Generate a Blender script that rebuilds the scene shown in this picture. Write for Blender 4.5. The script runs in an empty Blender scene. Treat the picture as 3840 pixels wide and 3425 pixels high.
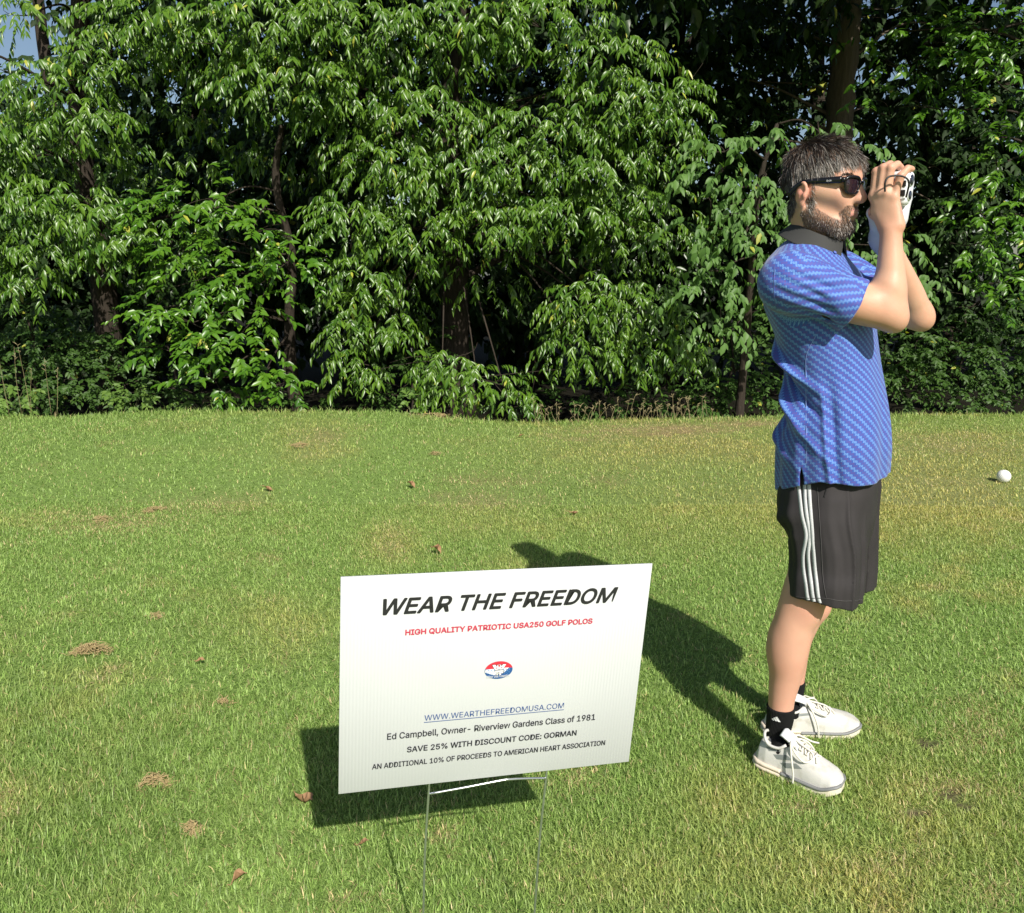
import bpy, bmesh, math, random
import numpy as np
from mathutils import Vector, Matrix

scene = bpy.context.scene
COL = scene.collection
RNG = np.random.default_rng(11)
random.seed(5)

# ------------------------------------------------------------------ camera
PW, PH = 3840.0, 3425.0                 # reference photograph, pixels
FPX = 0.79 * PW                         # focal length in those pixels
TH, CAMH, ROLL = math.radians(12.728), 1.4495, 0.004327
_fw = np.array([0, math.cos(TH), -math.sin(TH)])
_u0 = np.array([0, math.sin(TH), math.cos(TH)])
_r0 = np.array([1.0, 0, 0])
_rt = _r0 * math.cos(ROLL) + _u0 * math.sin(ROLL)
_up = _u0 * math.cos(ROLL) - _r0 * math.sin(ROLL)
cam_data = bpy.data.cameras.new('camera')
cam_data.sensor_fit = 'HORIZONTAL'; cam_data.sensor_width = 36.0
cam_data.lens = 36.0 * 0.79
cam_data.clip_start = 0.05; cam_data.clip_end = 500
cam = bpy.data.objects.new('camera', cam_data); COL.objects.link(cam)
cam.matrix_world = Matrix(((_rt[0], _up[0], -_fw[0], 0), (_rt[1], _up[1], -_fw[1], 0),
                           (_rt[2], _up[2], -_fw[2], CAMH), (0, 0, 0, 1)))
scene.camera = cam

# ------------------------------------------------------------------ light
SUN_AZ, SUN_EL = math.radians(-20.9), math.radians(40.7)     # direction the light travels
SUN_DIR = np.array([math.sin(SUN_AZ) * math.cos(SUN_EL), math.cos(SUN_AZ) * math.cos(SUN_EL), -math.sin(SUN_EL)])
world = bpy.data.worlds.new('World'); scene.world = world; world.use_nodes = True
wn = world.node_tree.nodes; wl = world.node_tree.links
sky = wn.new('ShaderNodeTexSky'); sky.sky_type = 'NISHITA'; sky.sun_disc = False
sky.sun_elevation = SUN_EL
to_sun = -SUN_DIR
sky.sun_rotation = math.atan2(to_sun[0], to_sun[1])
sky.air_density = 1.0; sky.dust_density = 1.5
bg = wn['Background']; bg.inputs['Strength'].default_value = 0.078
wl.new(sky.outputs['Color'], bg.inputs['Color'])
sl = bpy.data.lights.new('sun', 'SUN'); sl.energy = 4.9; sl.angle = math.radians(0.53); sl.color = (1.0, 0.95, 0.86)
sun = bpy.data.objects.new('sun', sl); COL.objects.link(sun)
sun.rotation_euler = Vector(SUN_DIR).to_track_quat('-Z', 'Y').to_euler()
sun.location = (3, -8, 9)
scene.view_settings.view_transform = 'Standard'
scene.view_settings.look = 'None'
scene.view_settings.exposure = 0.3
scene.view_settings.gamma = 1.0
scene.cycles.max_bounces = 6
scene.cycles.diffuse_bounces = 3
scene.cycles.glossy_bounces = 3
scene.cycles.transmission_bounces = 4
scene.cycles.transparent_max_bounces = 8
scene.cycles.use_denoising = True

# ------------------------------------------------------------------ helpers
def ray(px, py):
    return _fw + (px - PW / 2) / FPX * _rt - (py - PH / 2) / FPX * _up
def on_ground(px, py, z=0.0):
    d = ray(px, py); t = (z - CAMH) / d[2]
    return np.array([d[0] * t, d[1] * t, z])
def at(px, py, Y):                       # point of the photo pixel that lies in the vertical plane y = Y
    d = ray(px, py); t = Y / d[1]
    return np.array([d[0] * t, Y, CAMH + d[2] * t])
DS = PW / 2041.0                         # the 2041 px wide view used for measuring
def atd(x, y, Y): return at(x * DS, y * DS, Y)

def tag(o, label=None, cat=None, group=None, kind=None):
    if label: o['label'] = label
    if cat: o['category'] = cat
    if group: o['group'] = group
    if kind: o['kind'] = kind
    return o
def empty(name, loc=(0, 0, 0), **kw):
    o = bpy.data.objects.new(name, None); o.empty_display_size = 0.05
    o.location = loc; COL.objects.link(o); return tag(o, **kw)
def link(name, me, mat=None, parent=None, **kw):
    o = bpy.data.objects.new(name, me); COL.objects.link(o)
    if mat is not None: me.materials.append(mat)
    if parent is not None:
        o.parent = parent
        o.matrix_parent_inverse = Matrix.Translation(-Vector(parent.location)) if parent.type == 'EMPTY' and parent.parent is None else Matrix.Identity(4)
    return tag(o, **kw)
def np_mesh(name, V, quads=None, tris=None, smooth=False):
    V = np.asarray(V, np.float32).reshape(-1, 3)
    me = bpy.data.meshes.new(name)
    me.vertices.add(len(V)); me.vertices.foreach_set('co', V.ravel())
    parts = []; starts = []; n = 0
    if quads is not None and len(quads):
        q = np.asarray(quads, np.int32).reshape(-1, 4); parts.append(q.ravel())
        starts.append(np.arange(len(q), dtype=np.int32) * 4); n = q.size
    if tris is not None and len(tris):
        t = np.asarray(tris, np.int32).reshape(-1, 3); parts.append(t.ravel())
        starts.append(n + np.arange(len(t), dtype=np.int32) * 3)
    L = np.concatenate(parts); S = np.concatenate(starts)
    me.loops.add(len(L)); me.loops.foreach_set('vertex_index', L)
    me.polygons.add(len(S)); me.polygons.foreach_set('loop_start', S)
    if smooth: me.polygons.foreach_set('use_smooth', np.ones(len(S), bool))
    me.update(calc_edges=True)
    return me
def set_col(me, name, C):
    a = me.attributes.new(name, 'FLOAT_COLOR', 'POINT')
    C = np.asarray(C, np.float32)
    if C.shape[1] == 3: C = np.concatenate([C, np.ones((len(C), 1), np.float32)], 1)
    a.data.foreach_set('color', C.ravel())
def unit(a): return a / np.maximum(np.linalg.norm(a, axis=-1, keepdims=True), 1e-9)
def sstep(a, b, x):
    t = np.clip((x - a) / (b - a), 0, 1); return t * t * (3 - 2 * t)

def _hash(ix, iy, iz):
    h = (ix * 374761393 + iy * 668265263 + iz * 2147483647 // 7 * 3) & 0xffffffff
    h = ((h ^ (h >> 13)) * 1274126177) & 0xffffffff
    return ((h ^ (h >> 16)) & 0xffff) / 65535.0
def vnoise(P, s=1.0):                    # value noise 0..1
    P = np.asarray(P, np.float64) * s
    I = np.floor(P).astype(np.int64); F = P - I; F = F * F * (3 - 2 * F)
    r = 0
    for dx in (0, 1):
        for dy in (0, 1):
            for dz in (0, 1):
                w = (F[..., 0] if dx else 1 - F[..., 0]) * (F[..., 1] if dy else 1 - F[..., 1]) * (F[..., 2] if dz else 1 - F[..., 2])
                r = r + w * _hash(I[..., 0] + dx, I[..., 1] + dy, I[..., 2] + dz)
    return r
def fbm(P, s=1.0, n=3):
    r = 0; a = 0.5; t = 0
    for k in range(n):
        r = r + a * vnoise(P + 17.3 * k, s * 2 ** k); t += a; a *= .5
    return r / t

def tube_np(pts, rads, seg=10, cap=True):
    pts = np.asarray(pts, float); n = len(pts)
    rads = np.broadcast_to(np.asarray(rads, float), (n,))
    T = np.gradient(pts, axis=0); T = unit(T)
    ref = np.array([0, 0, 1.0]) if abs(T[0][2]) < .9 else np.array([1.0, 0, 0])
    A = unit(np.cross(T[0], ref)); V = []
    for i in range(n):
        A = A - T[i] * (A @ T[i]); A = A / np.linalg.norm(A); B = np.cross(T[i], A)
        a = np.arange(seg) * 2 * math.pi / seg
        V.append(pts[i] + rads[i] * (np.cos(a)[:, None] * A + np.sin(a)[:, None] * B))
    V = np.concatenate(V); Q = []
    for i in range(n - 1):
        for k in range(seg):
            k2 = (k + 1) % seg
            Q.append((i * seg + k, i * seg + k2, (i + 1) * seg + k2, (i + 1) * seg + k))
    Tt = []
    if cap:
        V = np.concatenate([V, pts[:1], pts[-1:]]); c0 = n * seg
        for k in range(seg):
            k2 = (k + 1) % seg
            Tt.append((c0, k2, k)); Tt.append((c0 + 1, (n - 1) * seg + k, (n - 1) * seg + k2))
    return V, np.array(Q), np.array(Tt).reshape(-1, 3)
class MB:                                # collects shapes into one mesh
    def __init__(s): s.V = []; s.Q = []; s.T = []; s.n = 0
    def add(s, V, Q=None, T=None):
        V = np.asarray(V, float).reshape(-1, 3); s.V.append(V)
        if Q is not None and len(Q): s.Q.append(np.asarray(Q).reshape(-1, 4) + s.n)
        if T is not None and len(T): s.T.append(np.asarray(T).reshape(-1, 3) + s.n)
        s.n += len(V); return s
    def tube(s, pts, r, seg=10, cap=True): return s.add(*tube_np(pts, r, seg, cap))
    def mesh(s, name, smooth=True):
        return np_mesh(name, np.concatenate(s.V), np.concatenate(s.Q) if s.Q else None, np.concatenate(s.T) if s.T else None, smooth)
def curve_pts(ctrl, n=24):               # Catmull-Rom through the control points
    c = np.asarray(ctrl, float)
    c = np.concatenate([[2 * c[0] - c[1]], c, [2 * c[-1] - c[-2]]])
    out = []; m = len(c) - 3
    for t in np.linspace(0, m - 1e-6, n):
        i = int(t); u = t - i
        p0, p1, p2, p3 = c[i:i + 4]
        out.append(.5 * (2 * p1 + (p2 - p0) * u + (2 * p0 - 5 * p1 + 4 * p2 - p3) * u * u + (3 * p1 - p0 - 3 * p2 + p3) * u ** 3))
    return np.array(out)

# ------------------------------------------------------------------ materials
def mat(name, color=(.5, .5, .5), rough=.5, spec=.5, metal=0.0, sss=0):
    m = bpy.data.materials.new(name); m.use_nodes = True
    b = m.node_tree.nodes['Principled BSDF']
    b.inputs['Base Color'].default_value = (*color, 1)
    b.inputs['Roughness'].default_value = rough
    b.inputs['Specular IOR Level'].default_value = spec
    b.inputs['Metallic'].default_value = metal
    if sss:
        b.inputs['Subsurface Weight'].default_value = sss
    return m
class NT:                                # terse node building
    def __init__(s, m): s.m = m; s.t = m.node_tree; s.b = s.t.nodes.get('Principled BSDF'); s.out = s.t.nodes.get('Material Output')
    def n(s, kind, **kw):
        nd = s.t.nodes.new('ShaderNode' + kind)
        for k, v in kw.items(): setattr(nd, k, v)
        return nd
    def l(s, a, b): s.t.links.new(a, b)
    def put(s, sock, v):
        if isinstance(v, (int, float)): sock.default_value = v
        elif isinstance(v, tuple): sock.default_value = v if len(v) == len(sock.default_value) else (*v, 1)
        else: s.l(v, sock)
    def math(s, op, a, b=0.0, c=0.0):
        nd = s.n('Math', operation=op)
        for i, v in enumerate((a, b, c)): s.put(nd.inputs[i], v)
        return nd.outputs[0]
    def mix(s, f, a, b):
        nd = s.n('Mix', data_type='RGBA'); s.put(nd.inputs[0], f); s.put(nd.inputs[6], a); s.put(nd.inputs[7], b)
        return nd.outputs[2]
    def noise(s, scale, detail=3, coord=None, rough=.5):
        nd = s.n('TexNoise'); nd.inputs['Scale'].default_value = scale; nd.inputs['Detail'].default_value = detail
        nd.inputs['Roughness'].default_value = rough
        if coord is None: coord = s.n('TexCoord').outputs['Object']
        s.l(coord, nd.inputs['Vector']); return nd.outputs['Fac']
    def ramp(s, fac, stops, interp='LINEAR'):
        nd = s.n('ValToRGB'); cr = nd.color_ramp; cr.interpolation = interp
        while len(cr.elements) < len(stops): cr.elements.new(.5)
        for e, (p, c) in zip(cr.elements, stops):
            e.position = p; e.color = (*c, 1) if isinstance(c, tuple) else (c, c, c, 1)
        s.put(nd.inputs[0], fac); return nd.outputs[0]
    def attr(s, name):
        return s.n('Attribute', attribute_name=name)
    def bump(s, h, strength=.3, dist=.01):
        nd = s.n('Bump'); nd.inputs['Strength'].default_value = strength; nd.inputs['Distance'].default_value = dist
        s.l(h, nd.inputs['Height']); s.l(nd.outputs[0], s.b.inputs['Normal'])
def leafy(name, rough=.4, spec=.5, trans=.25, attr='tint', tcol=(1.2, 1.5, .6)):
    m = mat(name, rough=rough, spec=spec); t = NT(m)
    a = t.attr(attr).outputs['Color']; t.l(a, t.b.inputs['Base Color'])
    tr = t.n('BsdfTranslucent')
    mm = t.n('Mix', data_type='RGBA', blend_type='MULTIPLY'); mm.inputs[0].default_value = 1
    t.l(a, mm.inputs[6]); mm.inputs[7].default_value = (*tcol, 1); t.l(mm.outputs[2], tr.inputs['Color'])
    mx = t.n('MixShader'); mx.inputs[0].default_value = trans
    t.l(t.b.outputs[0], mx.inputs[1]); t.l(tr.outputs[0], mx.inputs[2]); t.l(mx.outputs[0], t.out.inputs['Surface'])
    return m
# ------------------------------------------------------------------ ground
_edge_d = [(-700, 845), (-300, 836), (0, 832), (230, 828), (520, 825), (700, 823), (790, 826), (870, 833), (960, 841), (1040, 846), (1130, 844),
           (1250, 839), (1500, 835), (1775, 829), (2041, 830), (2400, 835), (2800, 840)]
def mound(X): return .13 * np.exp(-((np.asarray(X, float) + 2.3) / 1.9) ** 4) + .03 * sstep(.8, 3.0, X)
def _edge_pt(x, y):
    z = 0.0
    for _ in range(6): p = on_ground(x * DS, y * DS, z); z = float(mound(p[0]))
    return p[:2]
_ed = np.array([_edge_pt(x, y) for x, y in _edge_d])
def edge_y(X): return np.interp(X, _ed[:, 0], _ed[:, 1])
def ground_z(X, Y):
    X = np.asarray(X, float); Y = np.asarray(Y, float); d = Y - edge_y(X)
    P = np.stack([X, Y, 0 * X], -1)
    z = (fbm(P, .5, 2) - .5) * .05 * sstep(2.8, 5, Y) * (1 - sstep(-2.5, -.8, d))
    z = z + mound(X) * sstep(4.6, 7.0, Y)
    return z - .38 * sstep(.0, 1.3, d) + (fbm(P, 1.1, 2) - .5) * .16 * sstep(.3, 2, d)

# where the turf is yellow or dry: centre and radii in the measuring view, strength
_yel = [(1750, 990, 450, 85, 1.0), (1900, 930, 280, 70, .9), (1400, 905, 320, 45, 1.0), (1500, 1000, 250, 60, .5), (780, 1080, 60, 40, .8), (1350, 1060, 200, 60, .35),
        (1700, 1750, 250, 80, .55), (1950, 1650, 150, 120, .4), (1800, 1550, 200, 60, .3), (1480, 1720, 180, 90, .4), (1250, 1750, 180, 80, .4),
        (620, 900, 90, 40, .5), (950, 1030, 200, 40, .35), (560, 1250, 120, 60, .3), (1450, 1600, 100, 70, .5), (1600, 880, 300, 25, .6)]
_dry = [(1330, 860, 150, 14, 1.0), (980, 965, 90, 10, .6), (1210, 955, 60, 9, .55), (1040, 1000, 60, 9, .5), (1200, 875, 110, 10, .5), (1480, 850, 130, 9, .8), (1900, 900, 130, 14, .6), (1950, 965, 110, 12, .45), (230, 1040, 130, 22, .45), (420, 1010, 120, 20, .35), (950, 1000, 80, 16, .6),
        (640, 900, 40, 18, .6), (780, 1085, 35, 28, .55), (1000, 960, 120, 20, .3), (860, 843, 45, 7, .9), (1950, 1450, 70, 50, .4),
        (1900, 1575, 90, 22, .5), (1780, 1720, 55, 28, .6), (1830, 1620, 45, 15, .5), (1590, 1612, 40, 15, .6), (1990, 1780, 60, 40, .5), (1150, 1555, 60, 30, .35), (1860, 880, 100, 10, .5)]
_soil = [(1848, 1483, 34, 15, 1), (1900, 1588, 30, 17, 1), (1930, 1606, 32, 16, 1), (1827, 1623, 36, 14, 1), (1537, 1660, 12, 7, .9), (1790, 1708, 18, 7, .7), (1962, 1385, 28, 10, .6), (1960, 1470, 26, 9, .6), (2035, 1590, 20, 8, .8),
         (985, 1768, 8, 5, .8), (1590, 1610, 16, 6, .6)]
_lush = [(150, 1600, 350, 250, .7), (380, 1250, 200, 80, .4), (300, 880, 350, 30, .25), (760, 1450, 120, 150, .3)]
def _fields(lst, dx, dy):
    r = np.zeros_like(dx)
    for x, y, rx, ry, s in lst:
        q = ((dx - x) / rx) ** 2 + ((dy - y) / ry) ** 2
        r = np.maximum(r, s * np.exp(-q * .9))
    return r
def to_view(X, Y):                       # ground point -> measuring view, used to read the turf survey above
    P = np.stack([X, Y, np.zeros_like(X)], -1) - np.array([0, 0, CAMH])
    z = P @ _fw; z = np.maximum(z, .2)
    return (PW / 2 + FPX * (P @ _rt) / z) / DS, (PH / 2 - FPX * (P @ _up) / z) / DS
def turf(X, Y):
    dx, dy = to_view(X, Y); P = np.stack([X, Y, 0 * X], -1)
    n1 = fbm(P, 1.3, 3); n2 = fbm(P + 40, 5.5, 2); n3 = fbm(P + 9, 14., 2)
    yel = np.clip(_fields(_yel, dx, dy) * (.5 + n1) + (.30 + .45 * sstep(-1.0, 1.5, X)) * sstep(.52, .8, n1 * .6 + n2 * .4), 0, 1)
    dry = np.clip(_fields(_dry, dx, dy) * (.35 + 1.2 * n3) + .40 * sstep(.62, .85, n2 * .55 + n3 * .45), 0, 1)
    n4 = fbm(P + 23, 38., 2); soil = .85 * sstep(.40, .78, _fields(_soil, dx, dy) * (.35 + 1.3 * n4))
    lush = np.clip(_fields(_lush, dx, dy), 0, 1)
    return yel, dry, soil, lush

xs = np.unique(np.concatenate([np.linspace(-60, -9, 18), np.linspace(-9, 9, 181), np.linspace(-2.4, 2.4, 161), np.linspace(9, 60, 18)]))
ys = np.unique(np.concatenate([np.linspace(-30, 0, 10), np.linspace(0, 7, 36), np.linspace(1.3, 3.6, 91), np.linspace(7, 11, 61), np.linspace(11, 90, 30)]))
GX, GY = np.meshgrid(xs, ys); GZ = ground_z(GX, GY)
nx, ny = len(xs), len(ys)
idx = np.arange(nx * ny).reshape(ny, nx)
Q = np.stack([idx[:-1, :-1], idx[:-1, 1:], idx[1:, 1:], idx[1:, :-1]], -1).reshape(-1, 4)
gme = np_mesh('ground', np.stack([GX, GY, GZ], -1), Q, None, True)
yel, dry, soil, lush = turf(GX.ravel(), GY.ravel())
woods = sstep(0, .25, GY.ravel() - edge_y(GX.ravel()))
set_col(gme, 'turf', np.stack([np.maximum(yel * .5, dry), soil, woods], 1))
gm = mat('turf_soil', rough=.95, spec=.1); t = NT(gm)
sp = t.n('SeparateColor'); t.l(t.attr('turf').outputs['Color'], sp.inputs[0])
n = t.noise(60, 4); n2 = t.noise(9, 3)
thatch = t.mix(n, (.10, .165, .038), (.22, .315, .09))
c = t.mix(sp.outputs[0], thatch, t.mix(n, (.16, .13, .06), (.32, .25, .13)))
c = t.mix(sp.outputs[1], c, (.075, .054, .036))
c = t.mix(sp.outputs[2], c, t.mix(n2, (.006, .006, .0035), (.018, .016, .009)))  # wood floor painted near black to stand for shade under the trees
t.l(c, t.b.inputs['Base Color']); t.bump(n, .6, .02)
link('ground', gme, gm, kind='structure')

# ------------------------------------------------------------------ grass blades
FOOT = []                                # (x, y, rx, ry, heading) pressed turf under the shoes, filled by the figure's measurements
def blades(N, y0, y1, wide, lng, margin=1.1):
    Y = np.sqrt(RNG.uniform(y0 ** 2, y1 ** 2, N)); half = .66 * Y + margin
    X = RNG.uniform(-1, 1, N) * half
    d = edge_y(X) - Y; keep = d > -.12
    X, Y = X[keep], Y[keep]; N = len(X)
    yel, dry, soil, lush = turf(X, Y)
    k = RNG.random(N) > soil * 1.0
    X, Y, yel, dry, soil, lush = [a[k] for a in (X, Y, yel, dry, soil, lush)]; N = len(X)
    r = RNG.random((N, 8))
    L = lng * (.55 + .8 * r[:, 0]) * (1 + .45 * lush) * (1 - .35 * dry) * (1 - .5 * soil) * (1 + 1.6 * (edge_y(X) - Y < .22) * RNG.random(N) ** 3)
    Wd = wide * (.6 + .8 * r[:, 1])
    phi = r[:, 2] * 2 * math.pi
    lean = .35 + 1.1 * r[:, 3] + .25 * dry
    h = np.stack([np.cos(phi), np.sin(phi), np.zeros(N)], 1)
    s = np.stack([-np.sin(phi), np.cos(phi), np.zeros(N)], 1)
    tw = (r[:, 4] - .5) * 1.6; s = s * np.cos(tw)[:, None] + np.array([0, 0, 1.]) * np.sin(tw)[:, None] * .4
    z0 = ground_z(X, Y) - .004
    B = np.stack([X, Y, z0], 1)
    up = np.array([0, 0, 1.])
    M = B + L[:, None] * .5 * (h * np.sin(lean * .55)[:, None] + up * np.cos(lean * .55)[:, None])
    Tp = M + L[:, None] * .5 * (h * np.sin(lean * 1.25)[:, None] + up * np.cos(lean * 1.25)[:, None])
    w = (Wd / 2)[:, None] * s
    V = np.stack([B - w * .8, B + w * .8, M + w, M - w, Tp], 1)
    o = (np.arange(N) * 5)[:, None]
    Qs = o + np.array([[0, 1, 2, 3]]); Ts = o + np.array([[3, 2, 4]])
    g = np.array([.225, .365, .078]); g2 = np.array([.395, .52, .165]); yl = np.array([.56, .50, .17]); st = np.array([.64, .53, .27])
    a = r[:, 5:6]; C = g * (1 - a) + g2 * a
    C = C * (1 - lush[:, None] * .12)
    yy = np.clip(yel * 1.0 * (.35 + 1.1 * r[:, 6]), 0, 1)[:, None]; C = C * (1 - yy) + yl * yy
    dd = (r[:, 7] < .05 + .85 * dry)[:, None]; C = np.where(dd, st * (.6 + .6 * a), C)
    C = C * (.68 + .72 * RNG.random((N, 1)) ** 1.2)
    return V, Qs, Ts, np.repeat(C, 5, axis=0)
sets = [blades(330000, 1.2, 2.6, .0023, .028), blades(330000, 2.6, 5.0, .0030, .027), blades(280000, 5.0, 9.0, .0046, .030, 3.6)]
VV, QQ, TT, CC = [], [], [], []; n0 = 0
for V, q, tr, C in sets:
    VV.append(V.reshape(-1, 3)); QQ.append(q + n0); TT.append(tr + n0); CC.append(C); n0 += len(V) * 5
grass_me = np_mesh('grass', np.concatenate(VV), np.concatenate(QQ), np.concatenate(TT), False)
set_col(grass_me, 'tint', np.concatenate(CC))
grass_mat = leafy('grass_blade', rough=.45, spec=.35, trans=.38, tcol=(1.1, 1.2, .7))
link('grass', grass_me, grass_mat, kind='stuff', label='short green lawn grass with yellow and dry patches', cat='grass')
# ------------------------------------------------------------------ foliage
def leaf_mesh(P, D, N, L, Wd, curl, base, shape=(.62, 1.0, .8)):
    """one folded, curled leaf per row: 8 vertices, 2 quads and 4 triangles"""
    n = len(P); D = unit(D); S = unit(np.cross(D, N)); N = np.cross(S, D)
    Lc = L[:, None]; w = (Wd / 2)[:, None]; c = curl[:, None]
    def mid(t): return P + D * Lc * t - N * Lc * c * t * t
    m0, m1, m2, m3 = mid(0), mid(.33), mid(.68), mid(1.0)
    f = N * w * .35
    V = np.stack([m0, m1, m2, m3, m1 + S * w * shape[1] + f, m2 + S * w * shape[2] + f, m1 - S * w * shape[1] + f, m2 - S * w * shape[2] + f], 1)
    o = (np.arange(n) * 8)[:, None]
    Qs = np.concatenate([o + np.array([[1, 4, 5, 2]]), o + np.array([[2, 7, 6, 1]])])
    Ts = np.concatenate([o + np.array([[0, 4, 1]]), o + np.array([[1, 6, 0]]), o + np.array([[2, 5, 3]]), o + np.array([[3, 7, 2]])])
    return V.reshape(-1, 3), Qs, Ts, np.repeat(base, 8, axis=0)
def sprays(O, D, length, droop, nleaf, leafL, leafW, col, col2, hang=.5, rng=RNG, flat=.5, curl=.25, yellow=.01):
    """leafy twigs: O, D are the twig bases and directions"""
    n = len(O); D = unit(D)
    ln = length * (.7 + .6 * rng.random(n))
    t = (np.arange(nleaf)[None, :] + rng.random((n, nleaf))) / nleaf * .92 + .08
    side = np.where(np.arange(nleaf)[None, :] % 2 == 0, 1.0, -1.0) + (rng.random((n, nleaf)) - .5) * .6
    T = D[:, None, :] + np.array([0, 0, -1.]) * (2 * droop * t)[..., None]
    T = unit(T)
    P = O[:, None, :] + D[:, None, :] * (ln[:, None] * t)[..., None] + np.array([0, 0, -1.]) * (droop * ln[:, None] * t * t)[..., None]
    upv = np.array([0, 0, 1.])
    S = unit(np.cross(D, upv) + 1e-4)[:, None, :] * np.ones_like(P)
    ld = T * (.55 + .3 * rng.random((n, nleaf, 1))) + S * side[..., None] * .75 + np.array([0, 0, -1.]) * (hang * (.5 + rng.random((n, nleaf, 1)))) + (rng.random((n, nleaf, 3)) - .5) * .9
    ld = unit(ld)
    nn = upv * .75 + np.array([.15, -.55, 0]) + (rng.random((n, nleaf, 3)) - .5) * 1.5 * flat
    P = P.reshape(-1, 3); ld = ld.reshape(-1, 3); nn = nn.reshape(-1, 3)
    m = len(P)
    L = leafL * (.5 + .85 * rng.random(m)); W_ = leafW * (.7 + .5 * rng.random(m)) * (L / leafL)
    k = rng.random((m, 1)); tw = np.repeat(rng.random((n, 1)), nleaf, axis=1).reshape(-1, 1)
    C = np.asarray(col) * (1 - k * .6 - tw * .4) + np.asarray(col2) * (k * .6 + tw * .4)
    ylw = rng.random((m, 1)) < yellow
    C = np.where(ylw, np.array([.34, .36, .05]), C)
    return leaf_mesh(P, ld, nn, L, W_, curl * (.3 + 1.2 * rng.random(m)), C)
class Crown:
    def __init__(s): s.V = []; s.Q = []; s.T = []; s.C = []; s.n = 0
    def add(s, pack):
        V, q, t, C = pack
        s.V.append(V); s.Q.append(q + s.n); s.T.append(t + s.n); s.C.append(C); s.n += len(V)
    def build(s, name, m, parent, **kw):
        me = np_mesh(name, np.concatenate(s.V), np.concatenate(s.Q), np.concatenate(s.T), True)
        set_col(me, 'tint', np.concatenate(s.C))
        return link(name, me, m, parent, **kw)
def clump(center, rx, ry, rz, n, kind, rng=RNG, face=-1.0):
    """sprays filling the outer part of an ellipsoid, pointing outwards towards the open lawn and drooping"""
    d = unit(rng.normal(size=(n, 3)) + np.array([0, .35 * face, .1]))
    r = (.45 + .55 * rng.random((n, 1)) ** .6)
    O = np.asarray(center) + d * r * np.array([rx, ry, rz])
    D = d * np.array([1.0, 1.0, .45]) + np.array([0, .45 * face, -.1]) + (rng.random((n, 3)) - .5) * .5
    K = KINDS[kind]
    return sprays(O, D, K['len'], K['droop'], K['n'], K['L'], K['W'], K['c1'], K['c2'], K['hang'], rng, K.get('flat', .5), K.get('curl', .25), K.get('yellow', .006))
KINDS = {
    'long': dict(len=.23, droop=.45, n=12, L=.090, W=.0245, c1=(.034, .100, .008), c2=(.115, .212, .018), hang=.75, curl=.32),
    'oak': dict(len=.30, droop=.25, n=13, L=.092, W=.038, c1=(.034, .110, .007), c2=(.102, .215, .015), hang=.25, curl=.2),
    'pale': dict(len=.30, droop=.5, n=9, L=.088, W=.043, c1=(.070, .155, .030), c2=(.135, .25, .055), hang=.85, curl=.25),
    'dark': dict(len=.36, droop=.4, n=12, L=.11, W=.045, c1=(.016, .040, .006), c2=(.035, .078, .011), hang=.5, curl=.25),  # leaf tones lowered to paint in the shade between the boughs
    'far': dict(len=.6, droop=.4, n=12, L=.18, W=.09, c1=(.011, .028, .005), c2=(.022, .05, .009), hang=.4, curl=.2),  # lowest leaf tones, deep shade of the wood put into the colour
    'small': dict(len=.28, droop=.2, n=14, L=.055, W=.028, c1=(.035, .085, .014), c2=(.07, .14, .024), hang=.2, curl=.2, flat=.8),
    'weed': dict(len=.16, droop=.3, n=9, L=.06, W=.032, c1=(.10, .19, .035), c2=(.16, .26, .05), hang=.1, curl=.2, flat=.7),
}
leaf_gloss = leafy('glossy_leaf', rough=.34, spec=.42, trans=.14, tcol=(1.3, 1.6, .5))
leaf_soft = leafy('soft_leaf', rough=.5, spec=.35, trans=.3, tcol=(1.4, 1.5, .6))
leaf_dull = leafy('dull_leaf', rough=.6, spec=.2, trans=.12)
bark = mat('bark', rough=.9, spec=.15); t = NT(bark)
tc = t.n('TexCoord').outputs['Object']; mp = t.n('Mapping'); mp.inputs['Scale'].default_value = (1, 1, .16); t.l(tc, mp.inputs[0])
bn = t.noise(28, 5, mp.outputs[0], .65); bn2 = t.noise(3, 3)
t.l(t.mix(bn2, t.mix(bn, (.020, .016, .012), (.085, .065, .048)), t.mix(bn, (.018, .015, .012), (.06, .05, .04))), t.b.inputs['Base Color'])  # bark tones lowered to stand for shade around the inner trunks
t.bump(bn, .9, .03)

bark_lit = bark.copy(); bark_lit.name = 'lit_bark'  # same bark with brightened colours, for the trunk partly reached by sun
for nd in bark_lit.node_tree.nodes:
    if nd.bl_idname == 'ShaderNodeMix':
        for i_ in (6, 7):
            if not nd.inputs[i_].is_linked: nd.inputs[i_].default_value = [min(1, 2.6 * c_) for c_ in nd.inputs[i_].default_value[:3]] + [1]

def trunk_mesh(mb, base, pts, r0, r1, seg=14, n=18):
    p = curve_pts([base] + list(pts), n); r = np.linspace(r0, r1, n); r[0] *= 1.45; r[1] *= 1.15
    V, Qd, Tr = tube_np(p, r, seg)
    k = (fbm(V, 9.0, 2) - .5) * 2; c = np.repeat(p, seg, axis=0)
    body = V[:n * seg]; V[:n * seg] = body + unit(body - c) * (k[:n * seg, None] * np.repeat(r, seg)[:, None] * .28)
    mb.add(V, Qd, Tr)
def limb(mb, a, b, r0, r1, sag=.12, n=12, seg=7):
    a = np.asarray(a, float); b = np.asarray(b, float)
    m = (a + b) / 2 + np.array([0, 0, sag * np.linalg.norm(b - a)]) + RNG.normal(size=3) * .06
    mb.tube(curve_pts([a, m, b], n), np.linspace(r0, r1, n), seg)

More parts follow.
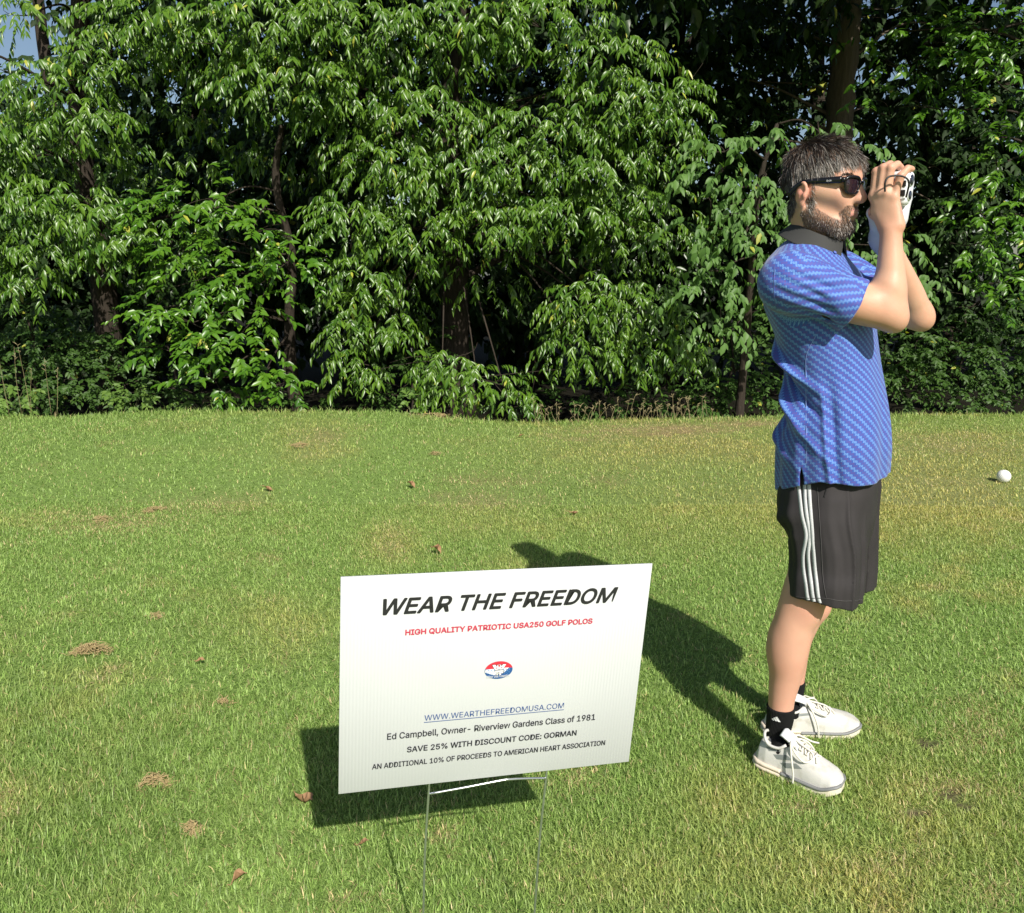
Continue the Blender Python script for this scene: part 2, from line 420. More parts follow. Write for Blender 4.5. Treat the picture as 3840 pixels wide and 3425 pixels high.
def tree(name, label, base, trunk_pts, r0, r1, clumps, leafmat, fill=(), dens=1.0, barkmat=None, group=None, limbs=True, cat='tree', seed=1):
    rng = np.random.default_rng(seed)
    base = np.array([base[0], base[1], float(ground_z(base[0], base[1])) - .05])
    T = empty(name, base, label=label, cat=cat, group=group)
    mb = MB(); trunk_mesh(mb, base, trunk_pts, r0, r1)
    tp = curve_pts([base] + list(trunk_pts), 30)
    cr = Crown()
    for (x, y, rx, ry, Y, kind, k) in clumps:
        c = atd(x, y, Y); s = Y * DS / FPX
        wx, wz = rx * s * .9, ry * s * .74
        K = KINDS[kind]
        n = max(4, int(dens * k * 2.6 * math.pi * wx * wz / (K['n'] * K['L'] * K['W'] * .6)))
        cr.add(clump(c, wx, min(.75 * wx, .55), wz, n, kind, rng))
        if limbs and wx > .2:
            j = np.argmin(np.linalg.norm(tp - (c - np.array([0, 0, -.2 + .4 * abs(c[0] - base[0])])), axis=1)); j = max(j, 11 if len(clumps) > 20 else 6)
            limb(mb, tp[j], c + np.array([0, .1, 0]), .008 + .014 * r0 / .2, .005)
            for _ in range(3):
                e = c + rng.normal(size=3) * np.array([wx, .3, wz]) * .8
                limb(mb, c + np.array([0, .1, 0]), e, .006, .002, .05, 6, 5)
    for (X, Y, Z, rx, ry, rz, kind, n) in fill:
        cr.add(clump((X, Y, Z), rx, ry, rz, n, kind, rng))
        if kind == 'long': continue
        j = np.argmin(np.linalg.norm(tp - np.array([X, Y, Z - .5]), axis=1)); limb(mb, tp[max(j, 8)], (X, Y, Z), .05, .012)
    link('trunk', mb.mesh('trunk'), barkmat or bark, T)
    cr.build('crown', leafmat, T)
    return T

def C(lst, kind, Y, k=1.0):
    out = []
    for e in lst:
        x, y, rx, ry = e[:4]; dy = e[4] if len(e) > 4 else 0; kk = e[5] if len(e) > 5 else 1
        out.append((x, y, rx, ry, Y + dy, kind, k * kk))
    return out

# central tree with long drooping leaves
cc = C([(520, 50, 210, 55), (720, 55, 150, 75), (900, 70, 150, 75, .1), (1080, 50, 140, 70), (1210, 110, 110, 55), (570, 160, 150, 55), (330, 45, 160, 60, .2), (700, 195, 110, 80, .2),
        (850, 225, 110, 75), (1220, 195, 120, 60), (1080, 255, 130, 50), (1330, 195, 75, 55), (1300, 260, 85, 60), (1190, 330, 110, 45), (1030, 325, 110, 55),
        (770, 325, 110, 65), (900, 350, 120, 55), (700, 430, 95, 65), (830, 460, 90, 65), (990, 430, 110, 55), (1120, 425, 110, 50), (1230, 400, 80, 55, .2), (1250, 480, 70, 55, .2),
        (720, 555, 65, 75), (775, 640, 50, 45), (690, 650, 55, 55), (705, 725, 50, 55), (1180, 590, 100, 55), (1270, 610, 80, 55), (1160, 690, 90, 50),
        (1285, 715, 45, 65), (1370, 690, 35, 60), (950, 755, 110, 38, -.1), (880, 720, 70, 35), (1010, 795, 55, 35, -.2), (450, 110, 120, 50, .3)], 'long', 8.7, 1.15)
tree('willow_oak_tree', 'big glossy tree of long drooping leaves filling the middle behind the sign', (.05 + -.75, 10.1), [(-.72, 10.1, 1.2), (-.8, 10.1, 2.6), (-.6, 10.0, 4.5), (-.5, 10, 7.2)], .2, .08, cc, leaf_gloss,
     fill=[(-2.3, 9.7, 3.0, .9, .4, .5, 'long', 70), (-1.3, 9.6, 2.6, .8, .4, .6, 'long', 70), (-.2, 9.5, 2.7, .8, .4, .6, 'long', 80), (.8, 9.5, 2.4, .8, .4, .6, 'long', 70), (1.5, 9.5, 2.2, .7, .4, .7, 'long', 60), (-.3, 9.4, 1.6, .6, .3, .5, 'long', 40), (-1.4, 9.7, 1.3, .6, .3, .6, 'long', 40), (.9, 9.6, .9, .6, .3, .5, 'long', 40), (-2.6, 9.6, 5.2, 1.5, 1.2, .8, 'far', 150), (-.6, 9.4, 5.4, 1.6, 1.2, .9, 'far', 150), (1.3, 9.4, 5.2, 1.4, 1.2, .8, 'far', 140), (-.8, 9.8, 6.8, 2.6, 1.6, 1.0, 'far', 200),  # topmost clumps, above the view, added to shade the foliage behind
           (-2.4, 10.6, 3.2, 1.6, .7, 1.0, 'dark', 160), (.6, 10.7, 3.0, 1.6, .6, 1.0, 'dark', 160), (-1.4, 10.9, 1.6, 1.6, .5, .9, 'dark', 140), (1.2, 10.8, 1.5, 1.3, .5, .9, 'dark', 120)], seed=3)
# second stem beside it
# left tree
cl = C([(90, 165, 105, 45), (160, 230, 95, 55), (60, 255, 80, 50), (45, 330, 65, 50, .2, .8), (120, 395, 90, 55), (55, 430, 65, 55), (185, 440, 95, 55), (255, 490, 75, 40), (95, 505, 85, 45), (55, 560, 60, 35),
        (40, 25, 70, 22), (230, 100, 90, 40, .3), (-80, 300, 110, 120), (-150, 110, 110, 90), (-80, 500, 100, 90), (190, 130, 70, 40)], 'long', 8.6, 1.15)
tree('glossy_leaf_tree', 'leafy tree in the left corner with a patch of bright sky beside its top', (-5.1, 10.2), [(-5.0, 10.1, 1.4), (-5.1, 10.1, 3.0), (-4.8, 10.0, 5.0), (-4.7, 10, 7.0)], .17, .07, cl, leaf_gloss,
     fill=[(-3.9, 9.6, 2.9, .8, .4, .6, 'long', 60), (-4.9, 9.6, 2.6, .8, .4, .7, 'long', 70), (-4.2, 9.7, 1.9, .7, .4, .5, 'long', 50), (-5.6, 9.6, 1.8, .6, .4, .6, 'long', 50), (-3.2, 9.8, 3.4, .7, .4, .5, 'long', 50), (-4.2, 9.8, 5.6, 1.0, 1.2, .9, 'far', 110), (-7.4, 9.8, 5.8, 1.0, 1.2, .8, 'far', 90), (-4.2, 10.8, 2.2, 1.4, .6, .8, 'dark', 120), (-5.8, 10.7, 1.4, 1.5, .6, 1.0, 'dark', 130)], seed=4)  # the highest clumps are unseen, added as a shading canopy
# low oak with broad leaves in front of both
co = C([(330, 425, 85, 50, .3), (420, 400, 90, 50, .3), (350, 500, 75, 38, .2), (490, 470, 85, 55, .1), (570, 520, 60, 55), (400, 555, 85, 35), (300, 615, 60, 35, -.1), (375, 645, 85, 40, -.2), (455, 690, 85, 45, -.3),
        (525, 740, 65, 35, -.35), (340, 705, 60, 35, -.2), (420, 760, 75, 28, -.4), (565, 765, 55, 25, -.3), (510, 610, 60, 40), (480, 560, 60, 40)], 'oak', 8.5)
tree('young_oak_tree', 'low young oak with broad bright leaves reaching down to the lawn edge', (-2.6, 9.6), [(-2.6, 9.5, .8), (-2.5, 9.4, 1.6), (-2.6, 9.3, 2.4), (-2.5, 9.3, 3.0)], .075, .03, co, leaf_gloss, seed=5)
# pale sapling behind the man
cp = C([(1450, 300, 65, 45), (1540, 272, 55, 35), (1425, 360, 65, 45), (1510, 385, 65, 50), (1420, 440, 55, 50), (1490, 470, 60, 50), (1445, 540, 50, 45), (1385, 590, 45, 35), (1425, 645, 45, 28), (1640, 258, 60, 25, .3, .8),
        (1700, 300, 60, 35, .4, .7), (1800, 490, 45, 50, .2, .7), (1840, 560, 45, 50, .3, .6), (1700, 520, 90, 60, .4), (1600, 420, 60, 80, .3), (1560, 560, 60, 80, .3, .8)], 'pale', 7.9, .8)
tree('pale_leaved_sapling', 'pale green sapling with soft drooping leaves behind the man', (2.55, 9.0), [(2.55, 8.9, .8), (2.5, 8.7, 1.7), (2.5, 8.6, 2.4), (2.6, 8.5, 2.9)], .05, .02, cp, leaf_soft, seed=6)
# right edge tree
cr_ = C([(1985, 55, 80, 50), (1910, 125, 80, 45, .3), (2005, 165, 60, 60), (2000, 330, 45, 75), (2020, 430, 45, 75), (1965, 425, 45, 45), (1935, 490, 55, 45), (1995, 565, 50, 55), (1850, 85, 65, 45, .4, .8), (1885, 215, 55, 35, .3, .8),
         (1800, 130, 55, 35, .6, .7), (2110, 150, 90, 100), (2120, 350, 80, 110), (2120, 560, 80, 90), (1760, 60, 60, 40, .8, .6), (1740, 180, 30, 45, .8, .7), (1960, 270, 50, 30, .2, .7)], 'oak', 8.8, .85)
tree('dark_oak_tree', 'glossy oak reaching in from the edge to the right of the man', (6.6, 9.8), [(6.5, 9.8, 1.2), (6.4, 9.7, 2.6), (6.2, 9.7, 4.2), (6.1, 9.7, 6.5)], .2, .08, cr_, leaf_gloss,
     fill=[(5.3, 9.5, 5.4, 1.5, 1.3, .8, 'far', 140), (3.4, 9.3, 5.3, 1.4, 1.2, .7, 'far', 140), (4.4, 9.6, 6.8, 2.2, 1.5, 1.0, 'far', 170), (6.4, 10.6, 2.6, 1.2, .6, 1.2, 'dark', 120)], seed=7)  # high unseen clumps added to keep sun off the wood behind
# tall old tree standing back in the shade
cb = C([(1480, 60, 120, 60), (1400, 150, 70, 60), (1600, 60, 110, 60), (1520, 160, 90, 50), (1660, 20, 90, 30), (1780, 230, 90, 40), (1870, 330, 90, 40), (1450, 230, 80, 40), (1930, 60, 90, 60), (1560, 220, 60, 30), (1900, 420, 70, 60)], 'dark', 12.4, .55)
tree('tall_shaded_tree', 'tall shaded tree with a thick brown trunk above the head of the man', tuple(atd(1672, 560, 12.0)[:2]), [atd(1668, 420, 12.0), atd(1672, 250, 12.0), atd(1683, 120, 12.0), atd(1690, 0, 12.0), atd(1695, -250, 12.0)], .205, .15, cb, leaf_dull, barkmat=bark_lit,
     fill=[(5.2, 11.2, 6.0, 2.2, 1.6, .8, 'far', 150), (3.2, 11.0, 5.9, 1.8, 1.6, .8, 'far', 150), (4.3, 11.6, 7.6, 2.6, 2.0, 1.0, 'far', 160)], seed=8)  # overhanging crown above the view, put in to shade the dark interior
# trees of the wood behind: each its own trunk and crown
back = [(-7.6, 12.6, 3.6, 'dull dark tree deep in the wood behind the left corner'), (-4.9, 13.4, 7.5, 'dark tree in the shade behind the bright low oak'), (-2.2, 13.2, 7.0, 'dark tree deep in the wood left of the dark gap'),
        (.4, 13.8, 7.5, 'dark tree seen through the gap below the drooping tree'), (2.6, 13.4, 6.2, 'dark tree in deep shade behind the pale sapling'), (6.6, 13.6, 6.4, 'dark tree in deep shade behind the oak at the right'), (9.6, 12.8, 7.0, 'dark tree deep in the wood beyond the right edge')]
for i, (X, Y, Ht, lab) in enumerate(back):
    rr = np.random.default_rng(30 + i); f = []
    for k in range(11):
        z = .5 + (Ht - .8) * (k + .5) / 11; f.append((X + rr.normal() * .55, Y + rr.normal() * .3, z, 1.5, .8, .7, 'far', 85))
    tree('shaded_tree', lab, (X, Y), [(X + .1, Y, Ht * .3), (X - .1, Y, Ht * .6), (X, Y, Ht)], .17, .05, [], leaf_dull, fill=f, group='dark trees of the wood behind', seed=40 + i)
for i in range(9):
    X = -12 + i * 3.0; rr = np.random.default_rng(60 + i); f = []
    for k in range(9):
        f.append((X + rr.normal() * .5, 17 + rr.normal() * .4,   .6 + (9.5 if i > 1 else 4.3) * (k + .5) / 9, 2.1, 1.0, .9, 'far', 80))
    tree('shaded_tree', ['dark tree of the rearmost row at the far left', 'rearmost dark tree behind the left corner', 'rearmost dark tree behind the low oak', 'rearmost dark tree left of the middle', 'rearmost dark tree behind the big drooping tree', 'rearmost dark tree behind the pale sapling', 'rearmost dark tree behind the thick brown trunk', 'rearmost dark tree behind the oak at the right', 'rearmost dark tree at the far right'][i],
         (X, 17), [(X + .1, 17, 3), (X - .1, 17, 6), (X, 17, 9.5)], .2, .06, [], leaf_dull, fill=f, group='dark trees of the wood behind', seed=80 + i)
# undergrowth shrubs
def shrub(name, label, clumps, Y0, leafmat, seed, group=None, cat='shrub'):
    xs_ = [atd(c[0], c[1], c[4])[0] for c in clumps]; X = float(np.mean(xs_)); Yb = Y0
    zt = max(atd(c[0], c[1], c[4])[2] for c in clumps)
    z0 = float(ground_z(X, Yb))
    return tree(name, label, (X, Yb), [(X, Yb, z0 + (zt - z0) * .4), (X + .05, Yb, z0 + (zt - z0) * .7), (X, Yb, zt)], .025, .01, clumps, leafmat, group=group, cat=cat, seed=seed)
us = 'shrubs along the foot of the wood'
shrub('shrub', 'dark small-leaved shrub at the left end of the lawn edge', C([(60, 690, 90, 60), (40, 770, 80, 50, -.2), (140, 760, 80, 50, -.2), (150, 690, 70, 50, .2), (30, 630, 70, 30, .3), (-90, 720, 90, 90)], 'small', 9.3, .9), 9.4, leaf_soft, 11, us)
shrub('shrub', 'dark shrub below the bright low oak', C([(240, 770, 70, 45), (310, 790, 60, 35, -.1), (230, 690, 60, 50, .3), (400, 795, 70, 30), (480, 800, 60, 25)], 'small', 9.2, .9), 9.4, leaf_soft, 12, us)
shrub('shrub', 'shaded shrub behind the low drooping boughs near the dip', C([(820, 760, 70, 60), (760, 790, 60, 35), (850, 690, 60, 60, .3), (1060, 790, 60, 40), (620, 790, 60, 30)], 'small', 9.8, .7), 9.9, leaf_dull, 13, us)
shrub('shrub', 'shaded shrub left of the legs and shirt of the man', C([(1400, 780, 60, 40), (1470, 740, 70, 60), (1540, 780, 60, 50), (1500, 660, 70, 50, .3), (1350, 800, 50, 25)], 'small', 9.5, .8), 9.6, leaf_dull, 14, us)
shrub('shrub', 'large dark shrub on the right of the man', C([(1820, 760, 60, 60), (1890, 720, 70, 70), (1970, 700, 70, 80), (2020, 770, 60, 60), (1920, 790, 70, 40, -.2), (1840, 680, 50, 50), (2100, 720, 80, 90), (1760, 720, 60, 70, .2), (1950, 620, 60, 40, .2)], 'small', 9.1, .9), 9.2, leaf_soft, 15, us)
def weed(label, x, y, w, h, n, seed, kind='weed'):
    rng = np.random.default_rng(seed); b = on_ground(x * DS, y * DS); s = b[1] * DS / FPX
    T = empty('broadleaf_weed', b, label=label, cat='weed', group='pale weeds at the foot of the wood')
    cr = Crown(); cr.add(clump(b + np.array([0, .05, h * s * .5]), w * s * .8, .12, h * s * .55, n, kind, rng)); cr.build('foliage', leaf_soft, T)
    mb = MB()
    for k in range(5):
        e = b + np.array([rng.normal() * w * s * .5, .05, h * s * (.6 + .5 * rng.random())]); mb.tube(curve_pts([b, (b + e) / 2 + np.array([.01, 0, .02]), e], 6), .002, 5)
    link('stem', mb.mesh('stem'), mat('weed_stem', (.12, .13, .05), .7), T)
weed('pale leafy weed at the far left corner of the lawn edge', 25, 826, 40, 60, 26, 1)
weed('bright weed at the lawn edge below the small-leaved shrub', 265, 824, 55, 50, 26, 2)
weed('pale weed at the lawn edge under the low oak', 395, 822, 60, 24, 14, 3)
weed('bright yellow-green weed at the left foot of the low drooping boughs', 820, 826, 30, 26, 14, 4)
shrub('shrub', 'low dark shrub in the dip under the drooping boughs', C([(1130, 815, 55, 24), (1210, 812, 55, 26), (1290, 815, 50, 22), (1370, 812, 50, 26), (1440, 806, 45, 26), (1180, 780, 60, 30, .4), (1330, 775, 60, 30, .4)], 'small', 9.15, .7), 9.3, leaf_dull, 16, us)
# tall seeding grass in the dip
mb = MB(); rng = np.random.default_rng(77)
for k in range(70):
    x = rng.choice([rng.uniform(1060, 1420), rng.uniform(20, 110)], p=[.93, .07])
    px = on_ground(x * DS, np.interp(x, [e[0] for e in _edge_d], [e[1] for e in _edge_d]) * DS); px[1] += rng.uniform(-.08, .25); px[2] = float(ground_z(px[0], px[1]))
    hh = rng.uniform(.06, .24) if x > 200 else rng.uniform(.4, .8)
    top = px + np.array([rng.normal() * .05, rng.normal() * .04, hh])
    mb.tube(curve_pts([px, (px + top) / 2 + rng.normal(size=3) * .01, top], 6), np.linspace(.003, .0014, 6), 4)
    for j in range(3):
        q = px + (top - px) * rng.uniform(.75, 1.0); mb.tube(np.array([q, q + np.array([rng.normal() * .012, 0, .018]), q + np.array([rng.normal() * .02, 0, .034])]), [.001, .004, .001], 5)
link('seeding_grass', mb.mesh('seeding_grass'), mat('seed_stalk', (.24, .20, .10), .8), kind='stuff', label='thin tan seeding grass stalks along the lawn edge', cat='grass')
# ------------------------------------------------------------------ yard sign
_c, _s = math.cos, math.sin
def _rot(a, b, c):
    Rz = np.array([[_c(a), -_s(a), 0], [_s(a), _c(a), 0], [0, 0, 1]]); Rx = np.array([[1, 0, 0], [0, _c(b), -_s(b)], [0, _s(b), _c(b)]])
    Ry = np.array([[_c(c), 0, _s(c)], [0, 1, 0], [-_s(c), 0, _c(c)]]); return Rz @ Rx @ Ry
SR = _rot(.25796, .0573, .04862); SP = np.array([-.02681, 1.45898, .67326])
def sg(u, v, d=0.0): return SP + SR @ np.array([u, -d, v])      # board coordinates, d in front of the face
def sgm(P): return SP + np.asarray(P) @ SR.T
sign_base = sg(0, -.69); sign_base[2] = 0
SIGN = empty('yard_sign', sign_base, label='white yard sign reading WEAR THE FREEDOM on thin wire legs', cat='sign')
bw, bh, bt = .3048, .2286, .004
V = []; Qs = []
# board with a small edge bevel
e = .0006
ring = lambda d, k: [(-bw + k, -d, -bh + k), (bw - k, -d, -bh + k), (bw - k, -d, bh - k), (-bw + k, -d, bh - k)]
V = ring(0, e) + ring(-e, 0) + ring(-bt + e, 0) + ring(-bt, e)
for r in range(3):
    for k in range(4): Qs.append((r * 4 + k, (r + 1) * 4 + k, (r + 1) * 4 + (k + 1) % 4, r * 4 + (k + 1) % 4))
Qs += [(0, 1, 2, 3), (15, 14, 13, 12)]
bm_ = mat('corrugated_plastic', (.70, .71, .72), .38, .4); t = NT(bm_)
mp = t.n('Mapping'); mp.inputs['Rotation'].default_value = (0, 0, 0); t.l(t.n('UVMap').outputs[0], mp.inputs[0])
wv = t.n('TexWave'); wv.bands_direction = 'X'; wv.inputs['Scale'].default_value = 48; wv.inputs['Distortion'].default_value = .4; t.l(mp.outputs[0], wv.inputs['Vector'])
t.bump(wv.outputs['Fac'], .10, .002)
t.l(t.mix(t.noise(7, 4), (.555, .57, .58), (.595, .61, .62)), t.b.inputs['Base Color'])
me = np_mesh('board', sgm(np.array(V, float)), Qs)
uvl = me.uv_layers.new(name='UVMap')
loc_ = np.array(V, float); li = np.zeros(len(me.loops), np.int32); me.loops.foreach_get('vertex_index', li)
uvl.data.foreach_set('uv', (loc_[li][:, [0, 2]]).astype(np.float32).ravel())
link('board', me, bm_, SIGN)

try:                                     # the plain sans-serif face that ships inside Blender; its built-in face otherwise
    import os
    SANS = bpy.data.fonts.load(os.path.join(bpy.utils.system_resource('DATAFILES'), 'fonts', 'Inter.woff2'))
except Exception:
    SANS = None
def text_mesh(body, shear=0.0, bold=0.0, spacing=1.0, res=4):
    cu = bpy.data.curves.new('lettering', 'FONT'); cu.body = body
    if SANS: cu.font = SANS
    cu.shear = shear; cu.offset = bold; cu.space_character = spacing
    cu.resolution_u = res; cu.fill_mode = 'FRONT' if hasattr(cu, 'fill_mode') else cu.fill_mode
    o = bpy.data.objects.new('lettering', cu); COL.objects.link(o)
    bpy.context.view_layer.update()
    me = bpy.data.meshes.new_from_object(o.evaluated_get(bpy.context.evaluated_depsgraph_get()))
    bpy.data.objects.remove(o); bpy.data.curves.remove(cu)
    v = np.zeros(len(me.vertices) * 3, np.float32); me.vertices.foreach_get('co', v)
    return me, v.reshape(-1, 3)
def put_text(me, v, fn):
    me.vertices.foreach_set('co', np.asarray(fn(v), np.float32).ravel()); me.update(); return me
def board_text(name, body, u0, u1, v0, v1, m, shear=0, bold=0.0, ref='H', d=.0012, spacing=1.0):
    """set the line so that its capitals stand between v0 and v1 and it runs from u0 to u1; bold thickens the strokes by that many metres"""
    rm, rv = text_mesh(ref); cap = rv[:, 1].max(); b0 = rv[:, 1].min(); bpy.data.meshes.remove(rm)
    me, v = text_mesh(body, shear, 0, spacing)
    u0 += bold; u1 -= bold; v0 += bold; v1 -= bold
    x0, x1 = v[:, 0].min(), v[:, 0].max()
    u = u0 + (v[:, 0] - x0) / (x1 - x0) * (u1 - u0); w = v0 + (v[:, 1] - b0) / (cap - b0) * (v1 - v0)
    offs = [(0, 0)] if not bold else [(bold * math.cos(q), bold * math.sin(q)) for q in np.arange(8) * math.pi / 4]
    bm = bmesh.new()
    for i, (du, dw) in enumerate(offs):
        put_text(me, v, lambda p: sgm(np.stack([u + du, np.full(len(u), -d - .00002 * i), w + dw], 1))); bm.from_mesh(me)
    bm.to_mesh(me); bm.free()
    return link(name, me, m, SIGN)
ink = mat('black_ink', (.018, .018, .02), .5); red = mat('red_ink', (.52, .045, .085), .5); blue = mat('blue_ink', (.035, .085, .26), .5); dark = mat('dark_ink', (.02, .02, .03), .5)
board_text('headline_lettering', 'WEAR THE FREEDOM', -.2282, .2365, .1493, .1823, ink, .28, .0013)
board_text('slogan_lettering', 'HIGH QUALITY PATRIOTIC USA250 GOLF POLOS', -.1853, .1885, .1054, .1172, red, 0, .0006)
board_text('web_address_lettering', 'WWW.WEARTHEFREEDOMUSA.COM', -.142, .1445, -.0815, -.0695, blue)
mb = MB(); mb.add(sgm(np.array([(-.1425, -.0012, -.0861), (.145, -.0012, -.0861), (.145, -.0012, -.0848), (-.1425, -.0012, -.0848)])), [(0, 1, 2, 3)])
link('underline', mb.mesh('underline', False), blue, SIGN)
board_text('owner_lettering', 'Ed Campbell, Owner- Riverview Gardens Class of 1981', -.2135, .216, -.1165, -.1025, dark, 0, .0003)
board_text('discount_lettering', 'SAVE 25% WITH DISCOUNT CODE: GORMAN', -.174, .178, -.1492, -.1365, dark, 0, .0004)
board_text('charity_lettering', 'AN ADDITIONAL 10% OF PROCEEDS TO AMERICAN HEART ASSOCIATION', -.2412, .2445, -.1798, -.1680, dark, 0, .0003)
# emblem: oval, red over blue, white letters, white dots and a swoosh
EC = np.array([.0013, .0170]); EA, EB = .0282, .0193
EM = bpy.data.objects.new('emblem', None)
def flat(poly, d): return sgm(np.array([(x, -d, y) for x, y in poly]))
def ngon(name, polys, d, m, parent):
    bm = bmesh.new()
    for poly in polys: bm.faces.new([bm.verts.new(p) for p in flat(poly, d)])
    me = bpy.data.meshes.new(name); bm.to_mesh(me); bm.free(); return link(name, me, m, parent)
a = np.linspace(0, 2 * math.pi, 65)[:-1]
white_ink = mat('white_ink', (.8, .8, .81), .5)
el = lambda k, aa: [(EC[0] + EA * k * math.cos(x), EC[1] + EB * k * math.sin(x)) for x in aa]
emblem = ngon('emblem', [el(1.0, a)], .0010, mat('emblem_blue', (.02, .09, .27), .5), SIGN)
emred = mat('emblem_red', (.66, .03, .05), .5)
top = el(1.0, np.linspace(math.radians(12), math.radians(168), 30))
ngon('emblem_red_field', [top], .0013, emred, emblem)
band = [(EC[0] - EA * .95, EC[1] + .003), (EC[0] - EA * .97, EC[1] - .003), (EC[0] - .01, EC[1] - .010), (EC[0] + .012, EC[1] - .005), (EC[0] + EA * .72, EC[1] + .0045), (EC[0] + .0, EC[1] + .0042)]
ngon('emblem_white_band', [band], .0016, white_ink, emblem)
dots = []
for i in range(9):
    for j in range(4):
        x = EC[0] + (-.024 + i * .006 + (j % 2) * .003); y = EC[1] - .0085 + j * .0032
        if abs(x - EC[0]) < .008: continue
        rr_ = .0007 + .0002 * j
        dots.append([(x + rr_ * math.cos(q), y + rr_ * math.sin(q)) for q in np.linspace(0, 2 * math.pi, 9)[:-1]])
dots = [p for p in dots if ((p[0][0] - EC[0]) / EA) ** 2 + ((p[0][1] - EC[1]) / EB) ** 2 < .8]
ngon('emblem_dots', dots, .0019, mat('emblem_dot_blue', (.12, .3, .6), .5), emblem)
def em_text(body, u0, u1, v0, v1, d, m, bold=.03, shear=0):
    me, v = text_mesh(body, shear, bold); x0, x1 = v[:, 0].min(), v[:, 0].max(); y0, y1 = v[:, 1].min(), v[:, 1].max()
    put_text(me, v, lambda p: sgm(np.stack([u0 + (p[:, 0] - x0) / (x1 - x0) * (u1 - u0), np.full(len(p), -d), v0 + (p[:, 1] - y0) / (y1 - y0) * (v1 - v0)], 1)))
    return link('emblem_lettering', me, m, emblem)
em_text('W', EC[0] - .0150, EC[0] + .0150, EC[1] + .0012, EC[1] + .0135, .0022, ink, .09); em_text('TF', EC[0] - .0085, EC[0] + .0105, EC[1] - .0105, EC[1] + .0005, .0022, ink, .09)
em_text('W', EC[0] - .0140, EC[0] + .0140, EC[1] + .0020, EC[1] + .0128, .0025, white_ink, .06); em_text('TF', EC[0] - .0075, EC[0] + .0095, EC[1] - .0098, EC[1] - .0002, .0025, white_ink, .06)
em_text('Wear the Freedom', EC[0] - .0235, EC[0] + .0235, EC[1] - .0155, EC[1] - .0098, .0025, white_ink, .0, .4)
steel = mat('galvanised_wire', (.62, .64, .66), .28, .5, .9)
for nm, u in (('leg', -.127), ('leg', .1205)):
    top_, bot = sg(u, -.05, -.0022), sg(u, -.2286 - .475, -.0022)
    bot = bot + (0, 0, 0)
    k = np.linspace(0, 1, 30)[:, None]; p = top_ + (bot - top_) * k; p[:, 0] += .0015 * np.sin(k[:, 0] * 9)
    V_, Q_, T_ = tube_np(p, np.where(np.linspace(0, 1, 30) < .29, .0017, .0025), 8); link(nm, np_mesh(nm, V_, Q_, T_, True), steel, SIGN)
p = curve_pts([sg(-.128, -.2535, -.0022), sg(-.05, -.2425, .004), sg(.022, -.2335, .007), sg(.04, -.2335, .007), sg(.08, -.2400, .002), sg(.122, -.2480, -.0022)], 24)
V_, Q_, T_ = tube_np(p, .0024, 8); link('crossbar', np_mesh('crossbar', V_, Q_, T_, True), steel, SIGN)

# ------------------------------------------------------------------ ball on the lawn
bp = on_ground(2000 * DS, 966 * DS); R_ = .046
bm = bmesh.new(); bmesh.ops.create_icosphere(bm, subdivisions=6, radius=R_)
dirs = []
gold = math.pi * (3 - 5 ** .5)
for i in range(330):
    y = 1 - 2 * (i + .5) / 330; r = math.sqrt(1 - y * y); dirs.append((r * math.cos(i * gold), y, r * math.sin(i * gold)))
dirs = np.array(dirs)
co = np.array([v.co for v in bm.verts]); d_ = unit(co)
ang = np.arccos(np.clip(d_ @ dirs.T, -1, 1)).min(1)
co = co - d_ * (.0016 * (1 - sstep(.02, .085, ang)))[:, None]
for v, q in zip(bm.verts, co): v.co = q
me = bpy.data.meshes.new('ball'); bm.to_mesh(me); bm.free()
me.polygons.foreach_set('use_smooth', np.ones(len(me.polygons), bool))
ball = link('ball', me, mat('ball_white', (.78, .78, .76), .35), label='white dimpled ball lying on the lawn to the right of the man', cat='ball')
ball.location = (bp[0], bp[1] + .01, R_ + .012)

# ------------------------------------------------------------------ dead leaves and straw on the lawn
straw_m = mat('dry_straw', rough=.85, spec=.15); t = NT(straw_m)
t.l(t.mix(t.noise(90, 2), (.27, .195, .09), (.52, .41, .21)), t.b.inputs['Base Color'])
brown = mat('dead_leaf_brown', rough=.75, spec=.2); t = NT(brown)
t.l(t.mix(t.noise(60, 3), (.19, .10, .05), (.42, .26, .14)), t.b.inputs['Base Color'])
def straw(label, x, y, w, h, n, seed):
    rng = np.random.default_rng(seed); b = on_ground(x * DS, y * DS); s = np.linalg.norm(b - np.array([0, 0, CAMH])) * DS / FPX
    R = w * s / 2; mb = MB(); b[2] = float(ground_z(b[0], b[1])) + .012
    lob = rng.normal(size=(4, 2)) * .45 * R; wt = rng.random(4) + .3
    for k in range(n):
        i_ = rng.choice(4, p=wt / wt.sum()); q = lob[i_] + rng.normal(size=2) * R * .34; q[1] *= .8; r = min(np.hypot(*q) / R, 1.2)
        z = .030 * h / 30 * max(0, 1 - r * r) * rng.random() + .002 + .008 * rng.random() - .006
        c = b + np.array([q[0], q[1], z]); a_ = rng.random() * 6.283; l = R * rng.uniform(.12, .42)
        dv_ = np.array([math.cos(a_), math.sin(a_), rng.normal() * .12]) * l
        mb.tube(curve_pts([c - dv_, c + rng.normal(size=3) * .005 + np.array([0, 0, .003]), c + dv_], 5), [.0006, .0011, .0013, .0010, .0005], 4, False)
    me = mb.mesh('straw_clump'); me.transform(Matrix.Translation(-Vector(b)))
    o = link('straw_clump', me, straw_m, label=label, cat='straw', group='clumps of dry clippings on the lawn'); o.location = b
